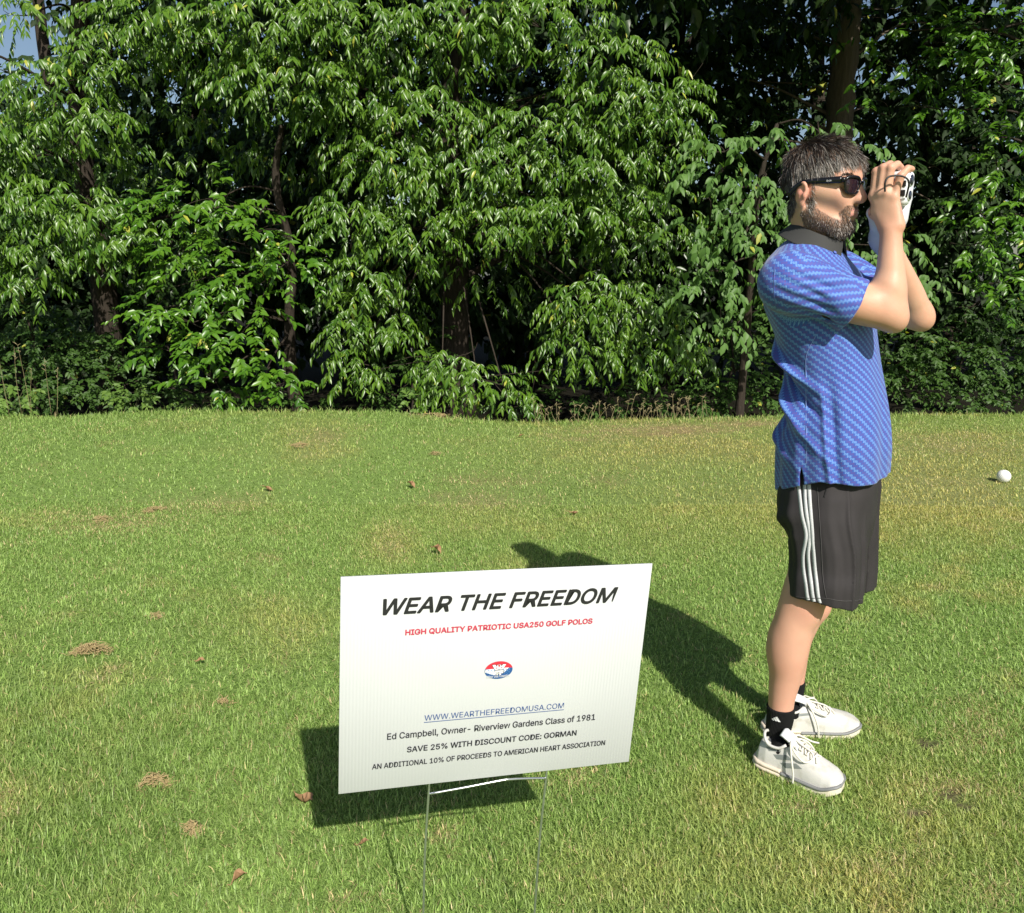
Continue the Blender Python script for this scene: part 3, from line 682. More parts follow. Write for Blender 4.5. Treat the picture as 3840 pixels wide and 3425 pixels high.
for i, a_ in enumerate([('largest round clump of brown dry clippings on the grass left of the sign', 182, 1307, 58, 34, 260), ('small tan clump of clippings on the open lawn at the left', 308, 1019, 30, 14, 110),
        ('thin scatter of dry clippings beside a small tan clump', 195, 1040, 36, 14, 60), ('narrow flat strip of dry clippings above the largest clump', 313, 1231, 26, 7, 60),
        ('flat tan clump of clippings low on the lawn left of the sign shadow', 305, 1568, 48, 18, 150), ('faint clump of dry clippings between the largest clump and the sign', 444, 1410, 30, 16, 60),
        ('faint brown clump of clippings at the lower left near the front', 377, 1661, 34, 24, 80), ('reddish wide clump of clippings on the mound before the trees', 600, 916, 38, 12, 120), ('bare tan patch of clippings at the top of the lawn edge dip', 860, 844, 36, 9, 120),
        ('pale strip of clippings on the grass above the sign', 866, 919, 28, 8, 70)]): straw(*a_, 100 + i)
def dead_leaf(label, x, y, w, seed, curl=.5):
    rng = np.random.default_rng(seed); b = on_ground(x * DS, y * DS); s = np.linalg.norm(b - np.array([0, 0, CAMH])) * DS / FPX
    L = w * s; b[2] = float(ground_z(b[0], b[1])) + .026
    nT, nA = 13, 7; V = []
    for i in range(nT):
        t_ = i / (nT - 1); wd = L * .30 * math.sin(math.pi * min(t_ * 1.02, 1)) ** .7 * (.68 + .32 * math.cos(t_ * math.pi * 5.5)) + .0008
        for j in range(nA):
            v_ = j / (nA - 1) * 2 - 1
            V.append(((t_ - .5) * L, v_ * wd, curl * L * .35 * v_ * v_ * math.sin(math.pi * t_) + L * .18 * math.sin(t_ * 3.2 + seed) + .05 * L * math.sin(9 * t_ + 3 * v_)))
    Qd = [(i * nA + j, i * nA + j + 1, (i + 1) * nA + j + 1, (i + 1) * nA + j) for i in range(nT - 1) for j in range(nA - 1)]
    mb = MB().add(V, Qd); mb.tube([(-L * .5, 0, V[3][2]), (-L * .62, .003, V[3][2] + .004), (-L * .72, .002, V[3][2])], [.0012, .001, .0008], 5)
    o = link('dead_leaf', mb.mesh('dead_leaf'), brown, label=label, cat='dead leaf', group='dead leaves on the lawn'); o.location = b
    o.rotation_euler = (rng.normal() * .2, rng.normal() * .15, (rng.random() - .5) * 1.4)
for i, a_ in enumerate([('long curled tan leaf by the left corner of the sign shadow', 607, 1605, 46, .8), ('tan lobed leaf on the grass under the sign', 723, 1697, 24, .5), ('crumpled brown leaf at the bottom of the lawn left of the sign', 477, 1771, 30, .9),
        ('brown lobed leaf standing just above the top edge of the sign', 870, 1106, 24, .9), ('orange leaf on the mid lawn above the sign', 820, 979, 22, .8), ('small tan leaf on the lawn halfway to the mound', 535, 986, 22, .6),
        ('small tan leaf between the sign and the man', 1143, 1027, 20, .5), ('tiny brown leaf near the lawn edge above the sign', 1037, 876, 14, .5), ('tiny tan leaf right of the largest clump of clippings', 400, 1329, 16, .5)]): dead_leaf(*a_[:4], 60 + i, a_[4])
# ------------------------------------------------------------------ signed-distance modelling for the figure
def seg_d(P, a, b, ra, rb, axis=None, ratio=1.0):
    a = np.asarray(a, np.float32); b = np.asarray(b, np.float32); ab = b - a
    q = P - a; t = np.clip(q @ ab / max(float(ab @ ab), 1e-9), 0, 1)
    q = q - t[..., None] * ab
    if axis is not None:
        n = np.asarray(axis, np.float32); q = q + ((q @ n) * (1 / ratio - 1))[..., None] * n
    return np.sqrt((q * q).sum(-1)) - (ra + t * (rb - ra))
def ell_d(P, c, ax, r):
    q = (P - np.asarray(c, np.float32)) @ np.asarray(ax, np.float32).T; r = np.asarray(r, np.float32)
    k0 = np.sqrt(((q / r) ** 2).sum(-1)); k1 = np.sqrt(((q / (r * r)) ** 2).sum(-1))
    return k0 * (k0 - 1) / np.maximum(k1, 1e-6)
class Field:
    def __init__(s, lo, hi, h):
        s.lo = np.asarray(lo, np.float32); s.h = h; s.n = np.ceil((np.asarray(hi) - s.lo) / h).astype(int) + 1
        s.F = np.full(s.n, .2, np.float32)
    def win(s, lo, hi):
        i0 = np.clip(np.floor((np.asarray(lo) - s.lo) / s.h).astype(int), 0, s.n - 1); i1 = np.clip(np.ceil((np.asarray(hi) - s.lo) / s.h).astype(int) + 1, 1, s.n)
        g = [s.lo[k] + s.h * np.arange(i0[k], i1[k], dtype=np.float32) for k in range(3)]
        P = np.stack(np.meshgrid(*g, indexing='ij'), -1)
        return tuple(slice(i0[k], i1[k]) for k in range(3)), P
    def put(s, fn, lo, hi, k=.01, mode='add'):
        sl, P = s.win(lo, hi); d = fn(P).astype(np.float32); F = s.F[sl]
        if mode == 'add':
            h = np.clip(.5 + .5 * (F - d) / k, 0, 1); s.F[sl] = F + (d - F) * h - k * h * (1 - h)
        elif mode == 'sub':
            d = -d; h = np.clip(.5 - .5 * (F - d) / k, 0, 1); s.F[sl] = F + (d - F) * h + k * h * (1 - h)
        elif mode == 'and':
            h = np.clip(.5 - .5 * (F - d) / k, 0, 1); s.F[sl] = F + (d - F) * h + k * h * (1 - h)
    def cone(s, a, b, ra, rb, k=.012, mode='add', axis=None, ratio=1.0, m=.03):
        a, b = np.asarray(a, float), np.asarray(b, float); r = max(ra, rb) * max(1, ratio) + m + k
        s.put(lambda P: seg_d(P, a, b, ra, rb, axis, ratio), np.minimum(a, b) - r, np.maximum(a, b) + r, k, mode)
    def chain(s, pts, rr, k=.012, **kw):
        for i in range(len(pts) - 1): s.cone(pts[i], pts[i + 1], rr[i], rr[i + 1], k, **kw)
    def limb(s, pts, rr, k=.012, sub=8, mode='add'):
        A = curve_pts(np.concatenate([np.asarray(pts, float), np.asarray(rr, float)[:, None]], 1), (len(pts) - 1) * sub + 1).astype(np.float32)
        def fn(P):
            d = None
            for i in range(len(A) - 1):
                e = seg_d(P, A[i, :3], A[i + 1, :3], A[i, 3], A[i + 1, 3]); d = e if d is None else np.minimum(d, e)
            return d
        r = A[:, 3].max() + .02 + k; s.put(fn, A[:, :3].min(0) - r, A[:, :3].max(0) + r, k, mode)
    def ell(s, c, ax, r, k=.012, mode='add', m=.03):
        R = max(r) + m + k; c = np.asarray(c, float); s.put(lambda P: ell_d(P, c, ax, r), c - R, c + R, k, mode)
    def nets(s):
        F = s.F; nx, ny, nz = F.shape; S = F < 0
        c = S[:-1, :-1, :-1].astype(np.uint8)
        for dx in (0, 1):
            for dy in (0, 1):
                for dz in (0, 1):
                    if dx + dy + dz: c = c + S[dx:nx - 1 + dx, dy:ny - 1 + dy, dz:nz - 1 + dz]
        act = (c > 0) & (c < 8); I = np.argwhere(act); idx = np.full(act.shape, -1, np.int32); idx[act] = np.arange(len(I))
        acc = np.zeros((len(I), 3)); cnt = np.zeros(len(I))
        for ax in range(3):
            o = [k for k in range(3) if k != ax]
            for u in (0, 1):
                for v in (0, 1):
                    A = np.zeros(3, int); A[o[0]] = u; A[o[1]] = v; B = A.copy(); B[ax] = 1
                    fa = F[tuple((I + A).T)]; fb = F[tuple((I + B).T)]; m = (fa < 0) != (fb < 0)
                    t = np.where(m, fa / np.where(m, fa - fb, 1), 0); p = np.repeat(A[None].astype(float), len(I), 0); p[:, ax] += t
                    acc[m] += p[m]; cnt[m] += 1
        V = s.lo + s.h * (I + acc / cnt[:, None])
        Qs = []
        for ax in range(3):
            o = [(ax + 1) % 3, (ax + 2) % 3]
            sa = [slice(None)] * 3; sb = [slice(None)] * 3; sa[ax] = slice(0, -1); sb[ax] = slice(1, None)
            E = S[tuple(sa)] != S[tuple(sb)]; J = np.argwhere(E)
            J = J[(J[:, o[0]] > 0) & (J[:, o[1]] > 0) & (J[:, o[0]] < F.shape[o[0]] - 1) & (J[:, o[1]] < F.shape[o[1]] - 1)]
            ins = S[tuple(J.T)]
            e0 = np.zeros(3, int); e0[o[0]] = 1; e1 = np.zeros(3, int); e1[o[1]] = 1
            q = np.stack([idx[tuple((J - e0 - e1).T)], idx[tuple((J - e1).T)], idx[tuple(J.T)], idx[tuple((J - e0).T)]], 1)
            q[~ins] = q[~ins][:, ::-1]; Qs.append(q)
        Q = np.concatenate(Qs); Q = Q[(Q >= 0).all(1)]
        return V, Q
def relax(V, Q, it=2, f=.5):
    n = len(V); E = np.concatenate([Q[:, [0, 1]], Q[:, [1, 2]], Q[:, [2, 3]], Q[:, [3, 0]]]); E = np.concatenate([E, E[:, ::-1]])
    deg = np.bincount(E[:, 0], minlength=n)[:, None]
    for _ in range(it):
        A = np.stack([np.bincount(E[:, 0], V[E[:, 1], k], n) for k in range(3)], 1) / np.maximum(deg, 1); V = V + f * (A - V)
    return V
def vnormals(V, Q):
    n = np.cross(V[Q[:, 2]] - V[Q[:, 0]], V[Q[:, 3]] - V[Q[:, 1]]); N = np.zeros_like(V)
    for k in range(4): N += np.stack([np.bincount(Q[:, k], n[:, j], len(V)) for j in range(3)], 1)
    return unit(N)
def frame(deg):
    a = math.radians(deg); return np.array([math.cos(a), math.sin(a), 0]), np.array([-math.sin(a), math.cos(a), 0])
ZU = np.array([0, 0, 1.])
class Loft:                              # horizontal super-ellipses stacked along z, measured from the photo's left and right outline
    def __init__(s, rows, heading, e=2.3, n=60):
        R = []
        for (py, pl, pr, Yc, b, hd) in rows:
            F_, L_ = frame(hd); A, B = at(pl, py, Yc), at(pr, py, Yc); c = (A + B) / 2
            v = unit(np.array([c[1], -c[0], 0.])); half = abs((B - A) @ v) / 2
            fv, lv = abs(F_ @ v), abs(L_ @ v); a = math.sqrt(max(half ** 2 - (b * lv) ** 2, .02 ** 2)) / fv
            R.append((c[2], c[0], c[1], a, b, hd))
        R = np.array(R); R = R[np.argsort(R[:, 0])]; s.T = curve_pts(R, n); s.T = s.T[np.argsort(s.T[:, 0])]; s.e = e
    def par(s, z): return [np.interp(z, s.T[:, 0], s.T[:, k]) for k in range(1, 6)]
    def uv(s, P):
        cx, cy, a, b, hd = s.par(P[..., 2]); h = np.radians(hd); x, y = P[..., 0] - cx, P[..., 1] - cy
        return x * np.cos(h) + y * np.sin(h), -x * np.sin(h) + y * np.cos(h), a, b
    def d(s, P, grow=0.0):
        u, v, a, b = s.uv(P); a = a + grow; b = b + grow
        q = (np.abs(u / a) ** s.e + np.abs(v / b) ** s.e) ** (1 / s.e)
        return (q - 1) * np.minimum(a, b)
    def box(s, m=.05):
        R = np.maximum(s.T[:, 3], s.T[:, 4]).max() + m
        return np.array([s.T[:, 1].min() - R, s.T[:, 2].min() - R, s.T[0, 0]]), np.array([s.T[:, 1].max() + R, s.T[:, 2].max() + R, s.T[-1, 0]])

# ------------------------------------------------------------------ measured skeleton
HF, HL = frame(-45); HC = at(3074, 700, 2.26)                # head: facing direction, left, centre
HAX = np.array([HF, HL, ZU])
def hd_(x, y, z): return HC + HF * x + HL * y + ZU * z
TF_, TL_ = frame(-40)
SR_ = at(2972, 1062, 2.125); ER = at(3338, 1179, 2.085); WR = at(3341, 862, 2.108)
SL_ = at(3140, 1052, 2.415); EL = at(3440, 1180, 2.30); WL = at(3318, 890, 2.20)
DC = hd_(.188, .018, -.012)                                 # rangefinder centre, in front of the right eye
def dv(f, l, z): return DC + HF * f + HL * l + ZU * z
NLEG = [at(3095, 1850, 2.255), at(3062, 2100, 2.205), at(3018, 2225, 2.19), at(2992, 2292, 2.19), at(2966, 2385, 2.19), at(2955, 2455, 2.19), at(2946, 2530, 2.195), at(2931, 2620, 2.2), at(2924, 2700, 2.205), at(2905, 2790, 2.22)]
NRAD = [.072, .070, .062, .058, .0580, .0550, .0465, .0380, .0350, .027]
FLEG = [at(3150, 1840, 2.345), at(3105, 2080, 2.385), at(3055, 2210, 2.39), at(3034, 2268, 2.39), at(2985, 2370, 2.40), at(2970, 2440, 2.405), at(2966, 2520, 2.41), at(2964, 2590, 2.42), at(2955, 2650, 2.425), at(2935, 2710, 2.43)]
FRAD = [.072, .070, .060, .056, .055, .052, .045, .0385, .0350, .027]
N0, N1 = on_ground(2838, 2862), on_ground(3158, 2978)        # shoes: heel and toe on the turf
F0, F1 = on_ground(2866, 2748), on_ground(3212, 2742)

PERSON = empty('person', (N0 + F0) / 2 + np.array([.08, 0, 0]), label='bearded man in blue patterned polo and black shorts looking through a rangefinder', cat='person')

# ------------------------------------------------------------------ body
BD = Field((.55, 1.90, .02), (1.30, 2.66, 1.80), .003)
# legs
BD.limb(NLEG, NRAD, .02); BD.limb(FLEG, FRAD, .02)
kn = at(3030, 2290, 2.17); BD.ell(kn, np.eye(3), (.034, .034, .042), .03); kf = at(3068, 2270, 2.375); BD.ell(kf, np.eye(3), (.034, .034, .042), .03)
BD.ell(at(2932, 2420, 2.205), np.eye(3), (.036, .040, .072), .03); BD.ell(at(2952, 2410, 2.42), np.eye(3), (.035, .040, .07), .03)
for a, b in ((N0, N1), (F0, F1)):
    d = (b - a); BD.chain([a + d * .16 + ZU * .046, a + d * .4 + ZU * .046, a + d * .72 + ZU * .038], [.024, .024, .019], .015)
# trunk
body_loft = Loft([(960, 2945, 3115, 2.27, .07, -40), (1000, 2900, 3170, 2.27, .12, -40), (1070, 2862, 3235, 2.27, .17, -40), (1152, 2866, 3262, 2.27, .165, -40), (1246, 2900, 3275, 2.27, .16, -40), (1344, 2934, 3288, 2.27, .155, -38), (1443, 2956, 3300, 2.27, .155, -36),
                  (1553, 2942, 3310, 2.27, .16, -34), (1663, 2925, 3308, 2.27, .165, -32), (1757, 2932, 3290, 2.285, .150, -30), (1850, 2940, 3275, 2.285, .145, -30)], -40)
lo, hi = body_loft.box(); BD.put(lambda P: body_loft.d(P) + .014, lo, hi, .03)
NB = at(3050, 940, 2.275)
BD.cone(NB - ZU * .06, SR_ - ZU * .01, .050, .056, .04); BD.cone(NB - ZU * .06, SL_ - ZU * .01, .050, .056, .04)
BD.cone(at(3062, 905, 2.27), hd_(-.018, 0, -.055), .060, .056, .03)
# arms
def arm(S, E_, W_, el):
    m = S + (E_ - S) * .5; BD.limb([S, m, S + (E_ - S) * .85, E_], [.066, .056, .046, .040], .02)
    BD.limb([E_, E_ + (W_ - E_) * .22, E_ + (W_ - E_) * .5, E_ + (W_ - E_) * .82, W_], [.0365, .0395, .0345, .0275, .0260], .02)
    BD.ell(el, np.eye(3), (.024, .026, .026), .022)
arm(SR_, ER, WR, ER + np.array([.016, 0, -.018])); arm(SL_, EL, WL, EL + np.array([.020, 0, -.018]))
BD.cone(ER + (SR_ - ER) * .12 + np.array([0, 0, .035]), ER + (WR - ER) * .3 + np.array([-.012, 0, 0]), .030, .034, .025)   # brachioradialis at the crook
# right hand
MC = [dv(-0.0360, -.035, -.022), dv(-0.0192, -.039, -.016), dv(-0.0024, -.039, -.018), dv(0.0136, -.034, -.028)]
PI_ = [dv(-0.0360, -.034, .036), dv(-0.0184, -.037, .0425), dv(-0.0008, -.036, .0415), dv(0.0240, -.031, .021)]
DI = [dv(-0.0320, -.010, .046), dv(-0.0136, -.010, .0535), dv(0.0040, -.010, .052), dv(0.0320, -.014, .040)]
TI = [dv(-0.0288, .012, .040), dv(-0.0112, .013, .046), dv(0.0064, .012, .045), dv(0.0344, .006, .040)]
FR = [.0099, .0103, .0100, .0092]
for i in range(4):
    BD.cone(WR + (MC[i] - WR) * .12 + HF * (-.011 + .009 * i), MC[i],   .0172, .0122, .012, axis=HL, ratio=.85)
for i in range(4):
    BD.chain([MC[i], PI_[i], DI[i], TI[i]], [FR[i] * 1.12, FR[i] * 1.04, FR[i] * .95, FR[i] * .85], .0022)
    BD.ell(PI_[i], np.eye(3), (FR[i] * 1.1,) * 3, .004); BD.ell(MC[i] - HL * .002, np.eye(3), (.0115,) * 3, .008)
for i in range(3):                        # grooves between the fingers
    BD.cone((MC[i] + MC[i + 1]) / 2 - HL * .014 + ZU * .012, (PI_[i] + PI_[i + 1]) / 2 - HL * .013, .0032, .0042, .003, mode='sub')
BD.chain([WR + HF * -.014 + HL * .006 + ZU * .02, dv(-.032, -.022, -.062), dv(-.034, .004, -.052), dv(-.022, .022, -.046)], [.020, .0155, .0120, .010], .012)
# left hand inside the glove
BD.chain([WL, dv(-.012, .034, -.078), dv(-.010, .038, -.02)], [.028, .025, .021], .02, axis=HL, ratio=.7)
# head
H = BD
def hf(x, y, z): return hd_(x, y, z - .011)
def hc(a, b, ra, rb, k, mode='add', **kw): H.cone(hf(*a), hf(*b), ra, rb, k, mode, **kw)
H.ell(hd_(-.003, 0, .035), HAX, (.091, .076, .081), .02); H.ell(hd_(.030, 0, .038), HAX, (.072, .060, .058), .02)
H.ell(hd_(.030, 0, -.02), HAX, (.068, .062, .084), .03)
for s in (-1, 1):
    hc((-.004, s * .060, -.052), (.062, s * .028, -.092), .017, .017, .03)
    hc((.022, s * .060, -.004), (.070, s * .043, -.018), .018, .016, .03)
    hc((.090, s * .010, .026), (.076, s * .050, .024), .012, .012, .018)
    H.ell(hf(.088, s * .032, .002), HAX, (.014, .019, .011), .012, 'sub')
    H.ell(hf(.079, s * .032, .002), HAX, (.0125, .0125, .0125), .003)
    hc((.089, s * .018, .008), (.084, s * .046, .006), .0042, .004, .006)
    H.ell(hf(.104, s * .0115, -.0285), HAX, (.0125, .0085, .0095), .008)
    H.ell(hf(.1045, s * .0065, -.0385), HAX, (.006, .0038, .004), .003, 'sub')
    hc((.080, s * .026, -.035), (.090, s * .014, -.064), .012, .012, .02)
hc((.066, -.012, -.090), (.066, .012, -.090), .022, .023, .02); H.ell(hf(.083, 0, -.085), HAX, (.014, .018, .014), .012)
hc((.096, 0, .016), (.1175, 0, -.022), .0085, .0108, .014); H.ell(hf(.114, 0, -.0275), HAX, (.0115, .011, .0105), .006)
hc((.0955, -.013, -.0545), (.0955, .013, -.0545), .0055, .0055, .007); hc((.086, -.024, -.060), (.086, .024, -.060), .005, .005, .006)
H.ell(hf(.0935, 0, -.0655), HAX, (.0078, .018, .0052), .006)
hc((.111, -.016, -.0603), (.111, .016, -.0603), .0035, .0035, .003, 'sub'); hc((.100, -.030, -.0615), (.111, -.012, -.0603), .003, .003, .003, 'sub')
hc((.098, -.012, -.080), (.098, .012, -.080), .005, .005, .01, 'sub')
for s in (-1, 1):                         # ears
    eax = np.array([unit(HF * .92 + HL * s * .42), unit(HL * s * .92 - HF * .42), ZU]); tilt = .16
    e0 = unit(eax[0] * math.cos(tilt) - ZU * -math.sin(tilt) * -1); e2 = np.cross(e0, eax[1]) * (1 if s > 0 else -1); e2 = e2 if e2[2] > 0 else -e2
    ea = np.array([e0, eax[1], e2]); c = hf(-.008, s * .080, -.012)
    H.ell(c, ea, (.0185, .0075, .0315), .004)
    H.ell(c + eax[1] * .007 + e0 * .003 + e2 * .001, ea, (.0095, .0065, .0175), .004, 'sub')
    th_ = np.linspace(-.7, 3.6, 14); pts = [c + eax[1] * .003 - e0 * (math.cos(q) * 0 + math.sin(q) * .0145) * 1 + e2 * (math.cos(q) * .027) for q in np.linspace(-.6, 2.4, 12)]
    H.chain(pts, [.0042] * 12, .003); H.ell(c - e2 * .026 + e0 * .005 + eax[1] * .001, ea, (.0085, .005, .009), .005)
    H.ell(c + e0 * .0125 + eax[1] * .004 - e2 * .004, ea, (.0045, .004, .007), .004)
    H.chain([c + eax[1] * .004 + e2 * .013 - e0 * .002, c + eax[1] * .004 - e0 * .009, c + eax[1] * .004 - e2 * .013], [.0028, .0028, .0028], .003)
    hc((-.006, s * .069, -.012), (-.012, s * .078, -.012), .014, .010, .008)
BV, BQ = BD.nets(); BV = relax(BV, BQ, 2, .5); del BD
BN = vnormals(BV, BQ)
bme = np_mesh('body', BV, BQ, None, True)
def hl(P): q = np.asarray(P) - HC; return np.stack([q @ HF, q @ HL, q[..., 2]], -1)
Lh = hl(BV)
sk = np.array([.615, .345, .232]); C_ = np.repeat(sk[None], len(BV), 0); n_ = fbm(BV, 40, 3)[:, None]; n2_ = fbm(BV + 5, 11, 2)[:, None]; C_ = C_ * (.92 + .16 * n_) * (np.array([1, .88, .86]) + np.array([0, .24, .28]) * n2_)
def tint_at(c, r, col, a):
    global C_
    w = a * np.exp(-(((BV - c) / r) ** 2).sum(1))[:, None]; C_ = C_ * (1 - w) + np.array(col) * w
pink = (.64, .27, .21)
for s in (-1, 1): tint_at(hf(-.008, s * .082, -.012), .03, (.68, .26, .20), .75); tint_at(hf(.08, s * .04, -.025), .025, pink, .35)
tint_at(hf(.116, 0, -.028), .018, pink, .7); tint_at(ER + np.array([.02, 0, -.03]), .035, (.60, .28, .21), .5); tint_at(EL + np.array([.02, 0, -.03]), .035, (.60, .28, .21), .5)
for p in PI_ + MC: tint_at(p, .011, (.64, .30, .235), .45)
tint_at(at(3020, 2310, 2.13), .035, (.58, .29, .22), .4)
lower = sstep(.62, .30, BV[:, 2])[:, None]; C_ = C_ * (1 - lower * .5) + np.array([.64, .325, .245]) * lower * .5
x, y, z = Lh.T; z = z + .011
lip = (np.abs(y) < .021) & (x > .086) & (((np.abs(z + .0660) < .0050)) | (np.abs(z + .0565) < .0028)); C_[lip] = np.array([.56, .265, .215])
in_head = (z > -.17) & (np.abs(y) < .12) & (np.abs(x) < .15)
bl_ = np.interp(x, [-.03, 0, .02, .04, .06, .078, .1], [-.075, -.052, -.044, -.058, -.072, -.079, -.081])
mous = (x > .078) & (np.abs(y) < .030) & (z < -.0440) & (z > -.0525)
corner = (x > .070) & (np.abs(y) > .020) & (np.abs(y) < .036) & (z < -.045)
mouth = (x > .083) & (np.abs(y) < .021) & (z > -.0715) & (z < -.0535)
neckish = (z < -.118) & (x < .04)
beard_m = in_head & (x > -.012) & ((z < bl_) | mous | corner) & ~mouth & ~neckish & (z > -.150)
beard_w = beard_m * 1.0
C_ = np.where(beard_m[:, None], C_ * .45 + np.array([.06, .042, .030]) * .5, C_)
zl = np.interp(x, [-.12, -.085, -.06, -.04, -.024, -.010, .0, .028, .036, .05, .066, .078, .1], [-.075, -.072, -.066, -.050, -.012, .020, .022, .012, .020, .036, .054, .074, .09])
sideb = (x > -.004) & (x < .020) & (z < .03) & (z > -.055) & (np.abs(y) > .045)
scalp_m = in_head & ((z > zl) | sideb) & ~((np.abs(y) > .0755) & (x > -.036) & (x < .018) & (z < .022)) & (z > -.085) & ~((z < -.03) & (x > -.02) & ~sideb)
C_ = np.where((scalp_m)[:, None], C_ * .25 + np.array([.02, .016, .013]) * .75, C_)
set_col(bme, 'skin', np.clip(C_, 0, 1))
skin = mat('skin', rough=.48, spec=.35, sss=.12); t = NT(skin); t.b.inputs['Subsurface Radius'].default_value = (1.0, .35, .2); t.b.inputs['Subsurface Scale'].default_value = .006
t.l(t.attr('skin').outputs['Color'], t.b.inputs['Base Color']); t.bump(t.noise(260, 4), .12, .002)
link('body', bme, skin, PERSON)

# ------------------------------------------------------------------ hair and beard
def strands(name, roots, nrm, dirs, length, cols, seed, width=.0009, lift=.35, sag=.5, nseg=4, body=.5):
    rng = np.random.default_rng(seed); n = len(roots)
    L = length * (.65 + .6 * rng.random(n)); d = unit(dirs + nrm * lift + rng.normal(size=(n, 3)) * .16)
    t = np.linspace(0, 1, nseg + 1)
    P = roots[:, None] - nrm[:, None] * .001 + d[:, None] * (L[:, None] * t)[..., None] + ((unit(dirs) * .6 - nrm * body - ZU * .5) * sag)[:, None] * (L[:, None] * t * t * .7)[..., None]
    P = P + rng.normal(size=(n, 1, 3)) * .0012 * t[None, :, None]
    T = unit(np.gradient(P, axis=1)); vdir = unit(np.array([.38, .92, 0.]) + rng.normal(size=(n, 3)) * .5)
    S = unit(np.cross(T, vdir[:, None])); w = width * (.7 + .6 * rng.random(n))[:, None] * np.array([1, 1, .9, .7, .25])[None, :nseg + 1]
    V = np.stack([P + S * w[..., None] * .5, P - S * w[..., None] * .5], 2).reshape(n, -1, 3)
    o = (np.arange(n) * (nseg + 1) * 2)[:, None]
    Qd = np.concatenate([o + np.array([[2 * k, 2 * k + 1, 2 * k + 3, 2 * k + 2]]) for k in range(nseg)])
    me = np_mesh(name, V, Qd, None, True); set_col(me, 'hair', np.repeat(cols, (nseg + 1) * 2, axis=0)); return me
def hair_colors(n, grey, rng, bf=.25):
    k = rng.random((n, 1)); a = rng.random((n, 1))
    dark_ = np.array([.020, .014, .012]) * (.6 + a) ; brown_ = np.array([.115, .075, .050]) * (.6 + .8 * a); gr = np.array([.34, .31, .275]) * (.5 + .8 * a)
    return np.where(k < grey[:, None], gr, np.where(k < grey[:, None] + bf, brown_, dark_))
hair_m = mat('hair', rough=.36, spec=.45); t = NT(hair_m); t.l(t.attr('hair').outputs['Color'], t.b.inputs['Base Color'])
rng = np.random.default_rng(9)
vi = np.flatnonzero(scalp_m & (BN @ np.array([0, 0, 1.]) > -2)); k = rng.choice(vi, 38000)
p = BV[k] + rng.normal(size=(len(k), 3)) * .0016; nn = BN[k]; q = hl(p)
crown = np.array([-.065, 0, .125]); fl = q - crown; flw = HF * fl[:, :1] + HL * fl[:, 1:2] + ZU * fl[:, 2:3]; flw = flw - nn * (flw * nn).sum(1, keepdims=True); flw = unit(flw)
side = sstep(.03, .065, np.abs(q[:, 1]))[:, None]; front = sstep(-.02, .06, q[:, 0])[:, None]
tuft = np.stack([vnoise(p + 3.1 * c_, 55) - .5 for c_ in (1, 2, 3)], 1) + .6 * np.stack([vnoise(p + 7.7 * c_, 130) - .5 for c_ in (1, 2, 3)], 1)
fringe = (sstep(.045, .075, q[:, 0]) * sstep(.035, .07, q[:, 2]))[:, None]
dirs = flw * .75 + HF * .2 * front + (ZU * -.8 + HF * .12) * side; dirs = dirs * (1 - fringe * .6) + (ZU * -.55 + HF * .25 - HL * .25) * fringe
dirs = dirs + tuft * 1.0
Lg = .022 + .010 * sstep(.06, .11, q[:, 2]) - .012 * sstep(.0, -.05, q[:, 2]) + .010 * sstep(.05, .085, q[:, 0]) * (q[:, 2] > .05)
Lg = np.where(q[:, 2] < .012, np.minimum(Lg, .011), Lg)
grey = .10 + .50 * sstep(.085, .03, q[:, 2]) * sstep(-.075, -.02, q[:, 0]) + .30 * sstep(.035, .08, q[:, 0])
link('hair', strands('hair', p, nn, dirs, Lg, hair_colors(len(k), grey, rng), 2, .00075, .30, .55, body=.35), hair_m, PERSON)
vi = np.flatnonzero(beard_m); k = rng.choice(vi, 6800); p = BV[k] + rng.normal(size=(len(k), 3)) * .0012; nn = BN[k]; q = hl(p)
chin = sstep(.03, .08, q[:, 0]) * sstep(-.07, -.095, q[:, 2]); Lb = .0046 + .0075 * chin
Lb = np.where((q[:, 2] > -.068) & (q[:, 0] > .072), .0036, Lb)
grey = .08 + .28 * chin
dirs = np.repeat((HF * .35 - ZU * .9)[None], len(k), 0)
link('beard', strands('beard', p, nn, dirs, Lb, hair_colors(len(k), grey, rng, .72), 3, .0007, .5, .3), hair_m, PERSON)
brow = []
for s in (-1, 1):
    u_ = rng.random(500); brow.append(np.stack([.101 - .016 * u_ ** 2, s * (.012 + .042 * u_), .015 + .004 * np.sin(u_ * 2.5) + rng.normal(size=500) * .002], 1))
q = np.concatenate(brow); p = HC + q[:, :1] * HF + q[:, 1:2] * HL + q[:, 2:] * ZU; nn = np.repeat(HF[None], len(p), 0)
link('eyebrow', strands('eyebrow', p, nn, HL[None] * np.sign(q[:, 1:2]) * 1.0 + ZU * .2, np.full(len(p), .008), hair_colors(len(p), np.full(len(p), .03), rng), 4, .0009, .2, .2), hair_m, PERSON)

